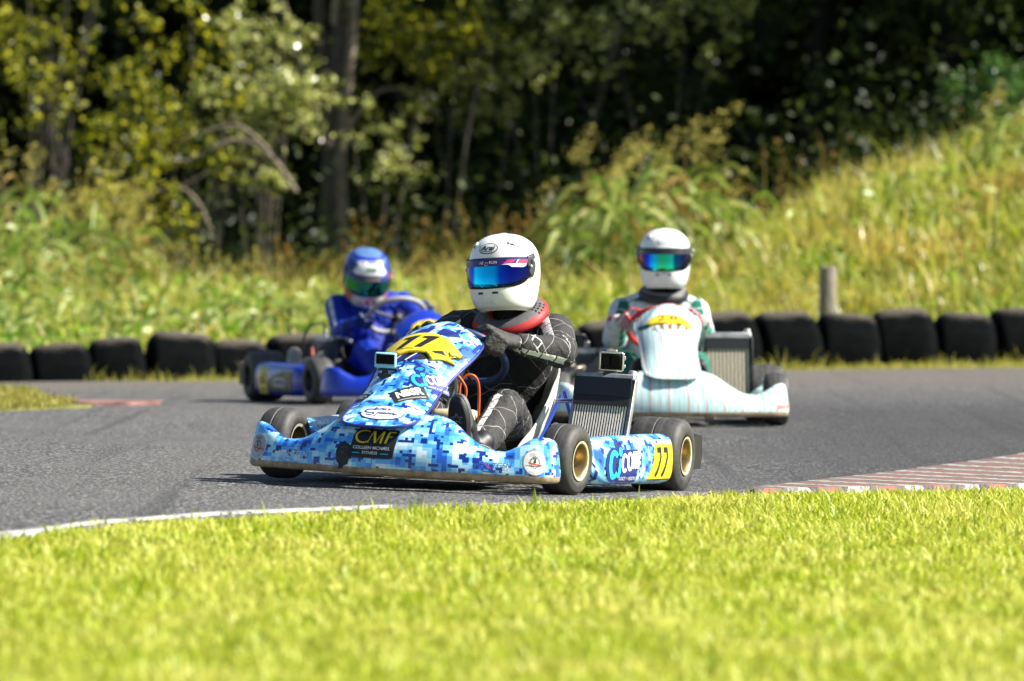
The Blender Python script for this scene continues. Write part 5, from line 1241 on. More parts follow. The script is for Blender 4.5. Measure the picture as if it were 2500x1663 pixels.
collar(PB_, (0.052, 0.30, 0.640), (0.088, 0.088), (0.040, 0.030), rad(16), [m_black, mat('grey_trim_foam', (0.16, 0.16, 0.16), 0.7)], [0, 0, 1] + [0] * 11)
m_suC = suit_mat('royal_blue_suit', (0.0015, 0.022, 0.30), None, None, bscale=40, bstr=0.8, rough=0.5)
m_suCs = suit_mat('royal_blue_sleeve', (0.0015, 0.024, 0.32), None, (0.55, 0.6, 0.68), (0.62, 0.68), 0.2, 0.0, rough=0.5)
m_glC = suit_mat('dark_blue_glove', (0.012, 0.03, 0.16), None, (0.5, 0.55, 0.62), (0.2, 0.3), 0.2, 0.0)
PC_, bodyC = make_person('driver in a royal blue suit with a blue and white painted helmet', MC, dict(
    helmet=(-0.075, 0.20, 0.700), hrot=(rad(20), rad(2), rad(-6)), neck=(-0.06, 0.30, 0.57), lean=-0.03,
    shl=(0.155, 0.30, 0.540), shr=(-0.215, 0.30, 0.525), ell=(0.235, 0.13, 0.42), elr=(-0.235, 0.12, 0.375), wrl=(0.205, -0.04, 0.465), wrr=(-0.200, -0.035, 0.432),
    knl=(0.175, -0.16, 0.29), knr=(-0.17, -0.15, 0.285), anl=(0.17, -0.52, 0.13), anr=(-0.17, -0.52, 0.13), heell=(0.15, -0.585, 0.07), heelr=(-0.15, -0.585, 0.07), toel=(0.14, -0.64, 0.32), toer=(-0.14, -0.64, 0.32),
    wheelc=(0.01, -0.12, 0.475), tl=rad(-10), tr=rad(170), suit=[m_suC, m_suCs, m_suC, m_suC, m_neck], glove=[m_glC, m_glC], limbm=0, seed=12, wr_amp=0.006,
    shell=mat('steel_blue_helmet_paint', (0.10, 0.20, 0.44), 0.25, coat=0.4, wear=0.08, wscale=18), visor=m_visC, strip=m_strpC, ex=exC))
collar(PC_, (-0.062, 0.285, 0.575), (0.082, 0.082), (0.034, 0.028), rad(18), [m_blue, m_bwhite], [0] * 14, name='collar')
# ------------------------------------------------------------------ tyre wall
m_old, _nt, _b = _new('weathered_lit_top_tyre')
_c = coord(_nt); _s = N(_nt, 'SeparateXYZ'); L(_nt, _c, _s.inputs[0]); _n = noise_n(_nt, _c, 14, 5, 0.7)
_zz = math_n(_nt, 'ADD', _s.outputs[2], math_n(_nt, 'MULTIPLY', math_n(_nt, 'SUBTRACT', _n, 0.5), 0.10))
_lit_top = N(_nt, 'MapRange', interpolation_type='SMOOTHSTEP'); L(_nt, _zz, _lit_top.inputs[0]); _lit_top.inputs[1].default_value = 0.31; _lit_top.inputs[2].default_value = 0.375
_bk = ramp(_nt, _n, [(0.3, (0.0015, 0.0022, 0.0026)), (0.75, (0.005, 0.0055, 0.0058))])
L(_nt, mix(_nt, math_n(_nt, 'MULTIPLY', _lit_top.outputs[0], 0.75), _bk, (0.15, 0.13, 0.105)), _b.inputs['Base Color'])  # pale dusty tops, near-black faces: sun and shade put into the colour
_b.inputs['Roughness'].default_value = 0.85; _b.inputs['Specular IOR Level'].default_value = 0.03
rnd = random.Random(11)
def barrier_y(x): return float(np.interp(x, [-6.5, -3.4, -1.6, 0, 1.8, 3.6, 6], [53.5, 54.1, 54.6, 55.3, 55.9, 56.4, 57.2]))
def make_old_tyre(x, w_, R, sink, label, yaw=0.0, tilt=0.0):
    y = barrier_y(x); h = w_ / 2; sh = 0.088
    prof = [(-h * 0.72, R * 0.52), (-h * 0.9, R * 0.58), (-h, R * 0.72), (-h * 0.99, R - sh)]
    prof += [(-h * 0.99 + sh * (1 - math.cos(rad(a))), R - sh + sh * math.sin(rad(a))) for a in (18, 36, 54, 72, 90)]
    prof += [(-h * 0.25, R + 0.004), (h * 0.25, R + 0.004)]
    prof += [(-a, r) for a, r in prof[8::-1]]
    mb = MB().lathe(prof, Vector((1, 0, 0)), n=72, closed=True)
    mb.v = [(px, py + 0.010 * math.sin(px * 40), pz) for px, py, pz in mb.v]
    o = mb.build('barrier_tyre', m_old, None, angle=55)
    o.location = (x, y, hgt(x, y) + R - sink); slope = math.atan2(barrier_y(x + 0.2) - barrier_y(x - 0.2), 0.4)
    o.rotation_euler = (0, tilt, slope + yaw)
    tag(o, label, 'tyre', 'half buried tyres of the barrier')
lay_ = [(-5.92, 0.41, 0.29), (-5.5, 0.41, 0.31), (-5.08, 0.41, 0.28), (-4.67, 0.41, 0.30), (-4.25, 0.40, 0.30), (-3.82, 0.41, 0.30), (-3.39, 0.42, 0.24), (-2.98, 0.40, 0.255), (-2.61, 0.36, 0.285), (-2.22, 0.43, 0.30), (-1.83, 0.40, 0.24), (-1.42, 0.42, 0.27), (-1.0, 0.40, 0.29), (-0.58, 0.41, 0.29), (-0.16, 0.41, 0.30), (0.26, 0.41, 0.30), (0.66, 0.40, 0.31), (1.07, 0.40, 0.325), (1.46, 0.39, 0.355), (1.86, 0.41, 0.365), (2.27, 0.41, 0.365), (2.68, 0.41, 0.365), (3.09, 0.40, 0.355), (3.50, 0.42, 0.38), (3.93, 0.41, 0.36), (4.35, 0.41, 0.36), (4.77, 0.41, 0.37), (5.18, 0.41, 0.36), (5.6, 0.41, 0.37)]
LB = {2: 'low half buried tyre cut by the left picture edge', 3: 'half buried tyre second from the left picture edge', 4: 'half buried tyre third from the left, with a painted sunlit top', 5: 'tall pale topped half buried tyre left of the blue kart', 6: 'low half buried tyre touching the rear wheel of the blue kart',
      7: 'barrier tyre just behind the side pod of the blue kart', 8: 'barrier tyre hidden behind the engine of the blue kart', 9: 'barrier tyre behind the legs of the blue suited driver', 10: 'barrier tyre behind the steering wheel of the blue kart', 11: 'barrier tyre behind the left shoulder of the black suited driver', 12: 'barrier tyre between the black suited and the green suited driver',
      13: 'barrier tyre behind the engine of the streaked white kart', 14: 'dark barrier tyre behind the radiator of the streaked white kart', 15: 'pale topped barrier tyre just right of the white kart radiator', 16: 'barrier tyre standing in front of the wooden post', 17: 'barrier tyre next to the right of the wooden post', 18: 'barrier tyre second to the right of the wooden post', 19: 'largest barrier tyre, at the right picture edge'}
for i, (x, w_, vis) in enumerate(lay_):
    make_old_tyre(x, w_ * 1.03, 0.36 + 0.02 * rnd.random(), 0.73 - vis - 0.01, LB.get(i - 4, 'half buried barrier tyre beyond the %s picture edge' % ('left' if x < 0 else 'right')), -0.10 + rnd.uniform(-0.10, 0.08), rnd.uniform(-0.09, 0.09))

# ------------------------------------------------------------------ posts
m_post, _nt, _b = _new('weathered_post_wood')
_c = coord(_nt); _mp = N(_nt, 'Mapping'); _mp.inputs['Scale'].default_value = (1, 1, 0.12); L(_nt, _c, _mp.inputs[0])
_n = noise_n(_nt, _mp.outputs[0], 70, 5, 0.7); _n2 = noise_n(_nt, _c, 9, 3)
L(_nt, mix(_nt, ramp(_nt, _n2, [(0.4, 0.0), (0.7, 0.5)]), ramp(_nt, _n, [(0.35, (0.10, 0.085, 0.065)), (0.65, (0.36, 0.31, 0.23))]), (0.20, 0.18, 0.15)), _b.inputs['Base Color']); _b.inputs['Roughness'].default_value = 0.9
bump(_nt, _b, _n, 0.6, 0.01)
px_, py_ = (2017 - 1250) * 57.4 / FPX, 57.4
prof = [(-0.2, 0.062), (0.0, 0.062), (0.40, 0.060), (0.665, 0.058), (0.685, 0.053), (0.690, 0.0)]
mb = MB(); n = 26; rr = random.Random(2); jit = [1 + rr.uniform(-0.06, 0.06) for _ in range(n)]
mb.rings([[(r * jit[k] * math.cos(2 * math.pi * k / n), r * jit[k] * math.sin(2 * math.pi * k / n), z + (0.006 * math.sin(k) if z > 0.66 else 0)) for k in range(n)] for z, r in prof[:-1]])
po = mb.build('fence_post', m_post, None, angle=50); po.location = (px_, py_, hgt(px_, py_)); po.rotation_euler = (0, rad(1), 0)
tag(po, 'weathered round wooden post standing behind the tyre wall', 'post')
sx, sy = (709 - 1250) * 56.5 / FPX, 56.5
st_ = MB().tube([(0, 0, -0.1), (0.003, 0, 0.22), (0.0, 0, 0.46)], [0.013, 0.012, 0.010], 8).build('stake', mat('dark_stake', (0.03, 0.028, 0.02), 0.8), None); st_.location = (sx, sy, hgt(sx, sy))
tag(st_, 'thin dark stake in the grass left of the blue suited driver', 'stake')

# ------------------------------------------------------------------ grass, as ground cover
def mesh_np(name, V, F, m, uv=None):
    """V (n,3), F list of index arrays of equal width"""
    me = bpy.data.meshes.new(name); me.vertices.add(len(V)); me.vertices.foreach_set('co', V.astype(np.float32).ravel())
    nl = sum(f.size for f in F); me.loops.add(nl); me.loops.foreach_set('vertex_index', np.concatenate([f.ravel() for f in F]).astype(np.int32))
    tot = np.concatenate([np.full(len(f), f.shape[1]) for f in F]); st = np.concatenate([[0], np.cumsum(tot)[:-1]])
    me.polygons.add(len(tot)); me.polygons.foreach_set('loop_start', st.astype(np.int32)); me.polygons.foreach_set('loop_total', tot.astype(np.int32))
    me.update(calc_edges=True); ms = m if isinstance(m, (list, tuple)) else [m]
    for x in ms: me.materials.append(x)
    o = bpy.data.objects.new(name, me); COL.objects.link(o); return o
RNG = np.random.default_rng(5)
HV = None
def hgt_np(X, Y):
    """terrain height through a fine table"""
    global HV
    if HV is None:
        gx = np.linspace(-9, 9, 91); gy = np.linspace(8, 104, 321); HV = (gx, gy, np.array([[hgt(a, b) for b in gy] for a in gx]))
    gx, gy, T = HV; fx = np.clip((X + 9) / 0.2, 0, 89.999); fy = np.clip((Y - 8) / 0.3, 0, 319.999); i = fx.astype(int); j = fy.astype(int); a = fx - i; b = fy - j
    return T[i, j] * (1 - a) * (1 - b) + T[i + 1, j] * a * (1 - b) + T[i, j + 1] * (1 - a) * b + T[i + 1, j + 1] * a * b
def blades(X, Y, H, Wd, lean=0.35, droop=0.3, Z=None):
    n = len(X); Z = hgt_np(X, Y) - 0.005 if Z is None else Z
    a = RNG.uniform(0, 2 * np.pi, n); ln = RNG.uniform(0.1, 1.0, n) * lean; dx, dy = np.cos(a) * ln, np.sin(a) * ln
    b = a + np.pi / 2 + RNG.normal(0, 0.6, n); wx, wy = np.cos(b) * Wd / 2, np.sin(b) * Wd / 2
    dr = RNG.uniform(0, droop, n)
    P = np.empty((n, 5, 3)); base = np.stack([X, Y, Z], 1); wv = np.stack([wx, wy, np.zeros(n)], 1)
    midp = base + np.stack([dx * 0.35 * H, dy * 0.35 * H, 0.58 * H], 1); tip = base + np.stack([dx * H * (1 + dr), dy * H * (1 + dr), H * (1 - 0.45 * dr * ln / max(lean, 1e-3))], 1)
    P[:, 0] = base - wv; P[:, 1] = base + wv; P[:, 2] = midp + wv * 0.8; P[:, 3] = midp - wv * 0.8; P[:, 4] = tip
    i = np.arange(n)[:, None] * 5
    return P.reshape(-1, 3), [i + np.array([[0, 1, 2, 3]]), i + np.array([[3, 2, 4]])]
def scatter(n, y0, y1, wfun, keep=None):
    Y = RNG.uniform(y0, y1, n); X = RNG.uniform(-1, 1, n) * wfun(Y)
    if keep is not None: k = keep(X, Y); X, Y = X[k], Y[k]
    return X, Y
def vec(f): return lambda A: np.array([f(a) for a in A])
def clump(X, Y, s=1.0, seed=0.0):
    return np.array([mnoise.noise(Vector((x * s, y * s, seed))) for x, y in zip(X, Y)])

nearv = vec(near)
# the near verge: mown grass, thinned by distance only where the eye can no longer separate blades
X, Y = scatter(310000, 13.5, 37.0, lambda Y: 0.066 * Y + 1.3)
k = Y < nearv(X) + 0.0 + RNG.normal(0, 0.04, len(X)) + 0.22 * clump(X, Y, 3.5, 9.0); X, Y = X[k], Y[k]
cl = clump(X, Y, 1.4); cf = clump(X, Y, 5.0, 3.0)
H = np.clip(RNG.gamma(9, 0.0036, len(X)) * (1 + 0.45 * cl + 0.5 * cf), 0.012, 0.13); 
edge_f = np.clip((nearv(X) - Y) / 1.0, 0.55, 1) * (1 + 0.35 * np.clip(clump(X, Y, 7.0, 11.0), 0, 1)); H = np.maximum(H * edge_f, 0.012)
V, F = blades(X, Y, H, RNG.uniform(0.004, 0.009, len(X)) * 1.25, 0.9, 0.6)
tag(mesh_np('grass', V, F, m_turf), 'short yellow green mown grass filling the foreground', 'grass', None, 'stuff')

# strip of grass between the far edge of the track and the tyres, and on the infield tip
farv = vec(far); barv = vec(barrier_y)
m_turf2 = leaf_mat('verge_blades', [(0.24, 0.24, 0.03), (0.34, 0.31, 0.05), (0.42, 0.36, 0.11), (0.22, 0.25, 0.02)], 0.55, 0.35, 0.3)
X, Y = scatter(76000, 49.3, 58.0, lambda Y: 0.070 * Y + 2.3)
fv = farv(X); k = (Y > fv + np.abs(RNG.normal(0, 0.10, len(X)))) & (Y < barv(X) + 1.6); X, Y = X[k], Y[k]
H = np.clip(RNG.gamma(5, 0.009, len(X)) * (1 + 0.7 * clump(X, Y, 2.5)), 0.015, 0.16); H *= np.where(np.abs(Y - barv(X)) < 0.6, 1.35, 0.8)
V, F = blades(X, Y, H, RNG.uniform(0.006, 0.012, len(X)), 0.7, 0.5)
tag(mesh_np('grass', V, F, m_turf2), 'thin strip of short grass along the foot of the tyre wall', 'grass', None, 'stuff')
X = RNG.uniform(-5.6, -2.3, 30000); Y = RNG.uniform(42.5, 49.5, 30000); i0 = np.array([island_y(x, 0) for x in X]); i1 = np.array([island_y(x, 1) for x in X])
k = (Y > i0 - 0.06) & (Y < i1 + 0.02) & (X < -2.36); X, Y = X[k], Y[k]
V, F = blades(X, Y, np.clip(RNG.gamma(5, 0.006, len(X)), 0.01, 0.08), RNG.uniform(0.005, 0.010, len(X)), 0.7, 0.5, hgt_np(X, Y) + 0.018)
tag(mesh_np('grass', V, F, m_turf2), 'short grass on the infield tip at the left', 'grass', None, 'stuff')

# tall rough grass on the bank behind the tyres
m_tall = leaf_mat('tall_grass_blades', [(0.10, 0.18, 0.006), (0.34, 0.44, 0.02), (0.56, 0.58, 0.07), (0.14, 0.24, 0.008), (0.72, 0.68, 0.24)], 0.38, 0.45, 0.5, patch=(0.9, (0.58, 0.46, 0.10), 0.48, 0.62))
m_seed = leaf_mat('grass_seed_heads', [(0.50, 0.44, 0.10), (0.60, 0.52, 0.16), (0.46, 0.38, 0.08), (0.52, 0.50, 0.12)], 0.7, 0.35, 0.15)
X, Y = scatter(150000, 55.6, 72.5, lambda Y: 0.068 * Y + 2.2)
k = Y > barv(X) + 0.55; X, Y = X[k], Y[k]
cl = clump(X, Y, 0.9); c2 = clump(X, Y, 3.0, 7.0)
H = np.clip(RNG.gamma(8, 0.030, len(X)) * (1 + 0.6 * cl + 0.5 * c2), 0.05, 0.75); H *= np.clip((Y - barv(X)) / 2.2, 0.45, 1)
H *= np.where(X > 0.2, 0.85, np.where(X < -1.0, 0.9, 1.0)); k = (X > -0.6) | (RNG.random(len(X)) < 0.45); X, Y, H = X[k], Y[k], H[k]
c3 = clump(X, Y, 4.2, 13.0) + 0.5 * clump(X, Y, 9.0, 17.0) + RNG.normal(0, 0.10, len(X)); k = (c3 > -0.03) | (RNG.random(len(X)) < 0.13); X, Y, H = X[k], Y[k], H[k] * (1 + 0.5 * np.clip(c3[k], 0, 0.6))
V, F = blades(X, Y, H, RNG.uniform(0.012, 0.036, len(X)), 0.75, 0.9)
tag(mesh_np('tall_grass', V, F, m_tall), 'tall rough green and golden grass on the bank behind the tyres', 'grass', None, 'stuff')

def leaf_quads(C, size, aspect=0.55, flat=0.3):
    """leaf shaped quads with random attitudes at points C"""
    n = len(C); a = RNG.normal(0, 1, (n, 3)); a[:, 2] *= 0.7; a /= np.linalg.norm(a, axis=1)[:, None]
    b = RNG.normal(0, 1, (n, 3)); b -= a * (a * b).sum(1)[:, None]; b /= np.linalg.norm(b, axis=1)[:, None]
    s = (size * RNG.uniform(0.6, 1.35, n))[:, None]; nn = np.cross(a, b)
    P = np.empty((n, 4, 3)); P[:, 0] = C - a * s * 0.5; P[:, 1] = C + b * s * aspect * 0.5 - a * s * 0.08 + nn * s * 0.06; P[:, 2] = C + a * s * 0.5; P[:, 3] = C - b * s * aspect * 0.5 - a * s * 0.08 + nn * s * 0.06
    return P.reshape(-1, 3), [np.arange(n)[:, None] * 4 + np.array([[0, 1, 2, 3]])]
def join(parts):
    V = []; Q = {}; o = 0
    for v, fs in parts:
        V.append(v)
        for f in fs: Q.setdefault(f.shape[1], []).append(f + o)
        o += len(v)
    return np.concatenate(V), [np.concatenate(q) for q in Q.values()]
# seed heads: feathery tops over the rough grass
X, Y = scatter(5000, 57.5, 72.0, lambda Y: 0.068 * Y + 2.2)
g = clump(X, Y, 0.6, 2.0); k = (Y > barv(X) + 1.2) & (g + RNG.normal(0, 0.2, len(X)) > 0.0) & ((X > -0.8) | (RNG.random(len(X)) < 0.35)); X, Y = X[k], Y[k]
Hh = RNG.uniform(0.25, 0.50, len(X)) * np.where(X > 0.2, 0.85, 1.1)
Z0 = hgt_np(X, Y); lx = RNG.normal(0.03, 0.05, len(X)); parts = []
C = np.repeat(np.stack([X, Y, Z0 + Hh], 1), 16, 0); t = RNG.uniform(0, 1, len(C)); LX = np.repeat(lx, 16)
C[:, 0] += LX * (0.5 + t) + RNG.normal(0, 0.012, len(C)); C[:, 1] += RNG.normal(0, 0.012, len(C)); C[:, 2] += (t - 0.5) * 0.13
parts.append(leaf_quads(C, np.full(len(C), 0.034), 0.28))
V1, F1 = blades(X, Y, Hh * 1.05, np.full(len(X), 0.005), 0.10, 0.2); parts.append((V1, F1))
V, F = join(parts)
tag(mesh_np('seed_heads', V, F, m_seed), 'golden feathery seed heads over the rough grass', 'grass', None, 'stuff')

# ------------------------------------------------------------------ reed clumps: arching leaves and plumes
m_reed = leaf_mat('reed_leaves', [(0.13, 0.26, 0.015), (0.28, 0.38, 0.05), (0.50, 0.54, 0.16), (0.12, 0.24, 0.012), (0.70, 0.70, 0.34)], 0.42, 0.42, 0.45)
m_reed_dry = leaf_mat('dry_reed_leaves', [(0.30, 0.19, 0.05), (0.38, 0.26, 0.07), (0.24, 0.14, 0.035)], 0.6, 0.35, 0.3)
def ribbon(P, wd):
    """a tapering leaf along a path"""
    n = len(P); t = np.gradient(P, axis=0); t /= np.linalg.norm(t, axis=1)[:, None] + 1e-9
    s = np.cross(t, np.array([0.3, 1.0, 0.2])); s /= np.linalg.norm(s, axis=1)[:, None] + 1e-9
    rot = RNG.uniform(-0.9, 0.9); s2 = np.cross(t, s); s = s * math.cos(rot) + s2 * math.sin(rot)
    w_ = wd * np.sin(np.linspace(0.35, math.pi, n)) ** 0.8; w_[-1] = 0.0006
    V = np.empty((n, 2, 3)); V[:, 0] = P + s * w_[:, None] / 2; V[:, 1] = P - s * w_[:, None] / 2
    i = np.arange(n - 1)[:, None] * 2
    return V.reshape(-1, 3), [i + np.array([[0, 1, 3, 2]])]
def reed_clump(x, y, r, h, nst, label, plumes=0.6, dry=0.2, leafw=0.035, leafl=0.55):
    z0 = hgt(x, y); root = thing('reed_clump', label, 'reeds', Matrix.Translation((x, y, z0)), 'reed clumps on the bank'); G = []; D = []; Pl = []
    for _ in range(nst):
        a, q = RNG.uniform(0, 6.283), math.sqrt(RNG.random()) * r; bx, by = q * math.cos(a), q * math.sin(a) * 1.2
        hh = h * RNG.uniform(0.5, 1.1) * (1 - 0.22 * (q / r) ** 2); bz = hgt(x + bx, y + by) - z0
        lx, ly = RNG.normal(0.05, 0.10) * hh, RNG.normal(0, 0.08) * hh
        st = lambda t: np.array([bx + lx * t * t, by + ly * t * t, bz + hh * t])
        (D if RNG.random() < dry else G).append(ribbon(np.array([st(t) for t in np.linspace(0, 1, 6)]), 0.012))
        for _ in range(RNG.integers(4, 7)):
            t0 = RNG.uniform(0.25, 0.92); o = st(t0); az = RNG.uniform(0, 6.283); ln = leafl * RNG.uniform(0.6, 1.1); up = RNG.uniform(0.3, 0.75)
            P = np.array([o + np.array([math.cos(az) * ln * s * 0.75, math.sin(az) * ln * s * 0.75, ln * (up * s * 1.3 - 1.25 * s * s * RNG.uniform(0.75, 1.0))]) for s in np.linspace(0, 1, 7)])
            (D if RNG.random() < dry * 0.7 else G).append(ribbon(P, leafw * RNG.uniform(0.6, 1.2)))
        if RNG.random() < plumes:
            n = 70; t = RNG.uniform(0, 1, n); o = st(1.0); sp = 0.040 * np.sin(np.clip(t, 0.08, 1) * math.pi) + 0.008; ln = RNG.uniform(0.22, 0.40)
            C = o + np.stack([RNG.normal(0, 1, n) * sp + lx * 0.7 * t + 0.12 * t * t, RNG.normal(0, 1, n) * sp, t * ln - 0.05 * t * t], 1); pv, pf = leaf_quads(C, np.full(n, 0.042), 0.22); mesh_np('plume_fronds', pv, pf, m_seed).parent = root
    for nm, q, m in (('leaves', G, m_reed), ('dry_leaves', D, m_reed_dry)):
        if q: V, F = join(q); o = mesh_np(nm, V, F, m); o.parent = root
def PX(px, Y): return (px - 1250) * Y / FPX
reed_clump(PX(1540, 66), 66, 0.52, 1.30, 46, 'broad reed clump with golden plumes above the white and green driver', 0.55, 0.20, 0.048, 0.55)
reed_clump(PX(1700, 66.5), 66.5, 0.34, 1.12, 24, 'reed clump with drooping pale leaves at the right end of the plume clump', 0.35, 0.15, 0.050, 0.55)
reed_clump(PX(1400, 66.8), 66.8, 0.30, 1.05, 18, 'reed clump at the left end of the plume clump, over the black suited driver', 0.6, 0.3)
reed_clump(PX(60, 65), 65, 0.62, 1.15, 44, 'tall reed clump with tawny plumes at the left picture edge', 0.55, 0.15)
reed_clump(PX(270, 66), 66, 0.35, 0.80, 20, 'shorter reed clump with tawny plumes next to the left edge clump', 0.7, 0.35)
reed_clump(PX(120, 60), 60, 0.50, 0.62, 32, 'leafy green reed clump low at the far left behind the tyres', 0.0, 0.05, 0.030, 0.42)
reed_clump(PX(560, 60.5), 60.5, 0.36, 0.62, 24, 'green reed clump with pale arching leaves left of the blue suited driver', 0.0, 0.05, 0.032, 0.45)
reed_clump(PX(350, 60), 60, 0.40, 0.52, 24, 'low green reed clump behind the pale topped tyres on the left', 0.0, 0.08, 0.030, 0.40)
reed_clump(PX(2470, 66), 66, 0.30, 0.55, 18, 'reed clump with hanging leaves at the right picture edge', 0.25, 0.15)
reed_clump(PX(20, 58.5), 58.5, 0.42, 0.50, 26, 'leafy green clump in the left corner above the low barrier tyre', 0.0, 0.04, 0.042, 0.42)
reed_clump(PX(220, 58.3), 58.3, 0.45, 0.46, 26, 'leafy green clump above the second and third barrier tyres', 0.0, 0.10, 0.040, 0.38)
reed_clump(PX(450, 58.8), 58.8, 0.42, 0.48, 24, 'leafy green clump above the tall pale topped barrier tyre', 0.0, 0.06, 0.040, 0.40)
reed_clump(PX(640, 59), 59, 0.36, 0.62, 22, 'clump of long pale bowed leaves between the pale topped tyres and the stake', 0.0, 0.04, 0.042, 0.52)
reed_clump(PX(790, 61), 61, 0.36, 0.58, 18, 'grassy clump with pale leaves behind the blue suited driver', 0.0, 0.15, 0.030, 0.42)
reed_clump(PX(720, 60), 60, 0.30, 0.50, 18, 'small green reed clump behind the thin stake', 0.0, 0.05, 0.026, 0.40)
# brown seed spikes standing in front of the dark wood
m_spike = leaf_mat('brown_spikes', [(0.24, 0.13, 0.03), (0.32, 0.20, 0.05), (0.18, 0.12, 0.02), (0.14, 0.17, 0.03)], 0.6, 0.3, 0.2)
parts = []
for _ in range(150):
    px = RNG.uniform(620, 1420) if RNG.random() < 0.85 else RNG.uniform(1850, 2050); Yk = RNG.uniform(67, 73); x = PX(px, Yk); z = hgt(x, Yk)
    hh = RNG.uniform(0.35, 1.0) if px > 850 else RNG.uniform(0.25, 0.7); l = RNG.normal(0.02, 0.16)
    P = np.array([[x + l * t * t * t, Yk, z + hh * t - abs(l) * 0.5 * t ** 4] for t in np.linspace(0, 1, 8)]); parts.append(ribbon(P, 0.016))
    n = 22; t = RNG.uniform(0.72, 1.0, n); C = np.stack([x + l * t ** 3, np.full(n, Yk), z + hh * t - abs(l) * 0.5 * t ** 4], 1) + RNG.normal(0, 0.012, (n, 3)); parts.append(leaf_quads(C, np.full(n, 0.05), 0.3))
V, F = join(parts); tag(mesh_np('spike_grass', V, F, m_spike), 'brown grass spikes in front of the dark trees', 'grass', None, 'stuff')

# broad leaved weeds tangled through the foot of the bank
X, Y = scatter(30000, 56.0, 68.0, lambda Y: 0.068 * Y + 2.2)
g = clump(X, Y, 1.6, 6.0) + np.where(X < -0.6, 0.25, -0.12) + RNG.normal(0, 0.12, len(X)); k = (Y > barv(X) + 0.7) & (g > 0.05); X, Y, g = X[k], Y[k], g[k]
C = np.stack([X, Y, hgt_np(X, Y) + RNG.uniform(0.03, 1.0, len(X)) * np.clip(0.12 + 0.5 * g, 0.1, 0.36)], 1)
m_weed = leaf_mat('weed_leaves', [(0.03, 0.10, 0.004), (0.14, 0.30, 0.012), (0.36, 0.50, 0.04), (0.62, 0.66, 0.24), (0.05, 0.15, 0.006)], 0.42, 0.40, 0.4)
V, F = leaf_quads(C, RNG.uniform(0.06, 0.15, len(C)), 0.34); tag(mesh_np('weeds', V, F, m_weed), 'tangle of broad leaved green weeds along the foot of the bank', 'weeds', None, 'stuff')

# ------------------------------------------------------------------ shrubs and trees
m_bark, _nt, _b = _new('pale_bark')
_n = noise_n(_nt, coord(_nt), 22, 5, 0.7); L(_nt, ramp(_nt, _n, [(0.3, (0.10, 0.08, 0.055)), (0.7, (0.34, 0.28, 0.20))]), _b.inputs['Base Color']); _b.inputs['Roughness'].default_value = 0.9; bump(_nt, _b, _n, 0.5, 0.02)
m_bark2, _nt, _b = _new('shaded_bark')  # darker copy of the bark, shade on the stems put into its colour
_n = noise_n(_nt, coord(_nt), 22, 5, 0.7); L(_nt, ramp(_nt, _n, [(0.3, (0.035, 0.03, 0.024)), (0.7, (0.12, 0.10, 0.075))]), _b.inputs['Base Color']); _b.inputs['Roughness'].default_value = 0.9
m_bark3 = mat('deep_shaded_bark', (0.016, 0.014, 0.011), 0.9)  # near-black copy of the bark, the wood's shade put into its colour
m_lfDD = leaf_mat('shaded_wood_leaves', [(0.012, 0.026, 0.004), (0.028, 0.05, 0.006), (0.11, 0.14, 0.02), (0.016, 0.032, 0.004)], 0.5, 0.30, 0.3)  # shade of the wood put into the leaf colour
m_lfY = leaf_mat('yellow_green_leaves', [(0.012, 0.025, 0.003), (0.03, 0.05, 0.004), (0.06, 0.085, 0.006), (0.40, 0.42, 0.012), (0.82, 0.76, 0.06), (0.06, 0.085, 0.006), (0.015, 0.03, 0.003)], 0.38, 0.45, 0.5)  # here and below, bright and near-black colours stand for lit and unlit leaves
m_lfP = leaf_mat('pale_leaves', [(0.015, 0.03, 0.004), (0.05, 0.075, 0.01), (0.50, 0.54, 0.12), (0.86, 0.85, 0.40), (0.40, 0.44, 0.05), (0.03, 0.05, 0.006)], 0.28, 0.40, 0.6)
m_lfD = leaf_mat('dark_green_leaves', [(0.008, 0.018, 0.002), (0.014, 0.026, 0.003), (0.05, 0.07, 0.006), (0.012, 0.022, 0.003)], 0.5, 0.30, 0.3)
m_lfG = leaf_mat('green_leaves', [(0.02, 0.09, 0.015), (0.06, 0.15, 0.025), (0.14, 0.24, 0.05)], 0.4, 0.35, 0.45)
def crown(cl, m, name, root):
    """cl: (centre, radius, leaves, leaf size); leaves sit in smaller sprays so that gaps stay between them"""
    parts = []
    for (c, r, n, s) in cl:
        c = np.array(c, float); ns = max(5, n // 14); d = RNG.normal(0, 1, (ns, 3)); d /= np.linalg.norm(d, axis=1)[:, None]
        q = c + d * (r * RNG.uniform(0.25, 1.0, ns) ** 0.6)[:, None] * np.array([1, 1, 0.85]); idx = RNG.integers(0, ns, n)
        parts.append(leaf_quads(q[idx] + RNG.normal(0, 0.16 * r ** 0.5, (n, 3)) * 0.5, np.full(n, s)))
    V, F = join(parts); o = mesh_np(name, V, F, m); o.parent = root; return o
def plant(kind, label, cat, x, y, stems, clusters, bark, leafm, group, crown_name='crown', limb0=1):
    root = thing(kind, label, cat, Matrix.Translation((x, y, hgt(x, y))), group)
    for i, (pts, r0, r1, *bk) in enumerate(stems):
        P = curve_pts(pts, 6); P = [p + Vector((mnoise.noise(p * 2.3), mnoise.noise(p * 2.3 + Vector((9, 9, 9))), 0)) * 0.025 for p in P]
        MB().tube(P, [r0 + (r1 - r0) * k / (len(P) - 1) for k in range(len(P))], 10).build('trunk' if i < limb0 else 'limb', bk[0] if bk else bark, root)
    if clusters: crown(clusters, leafm, crown_name, root)
    return root
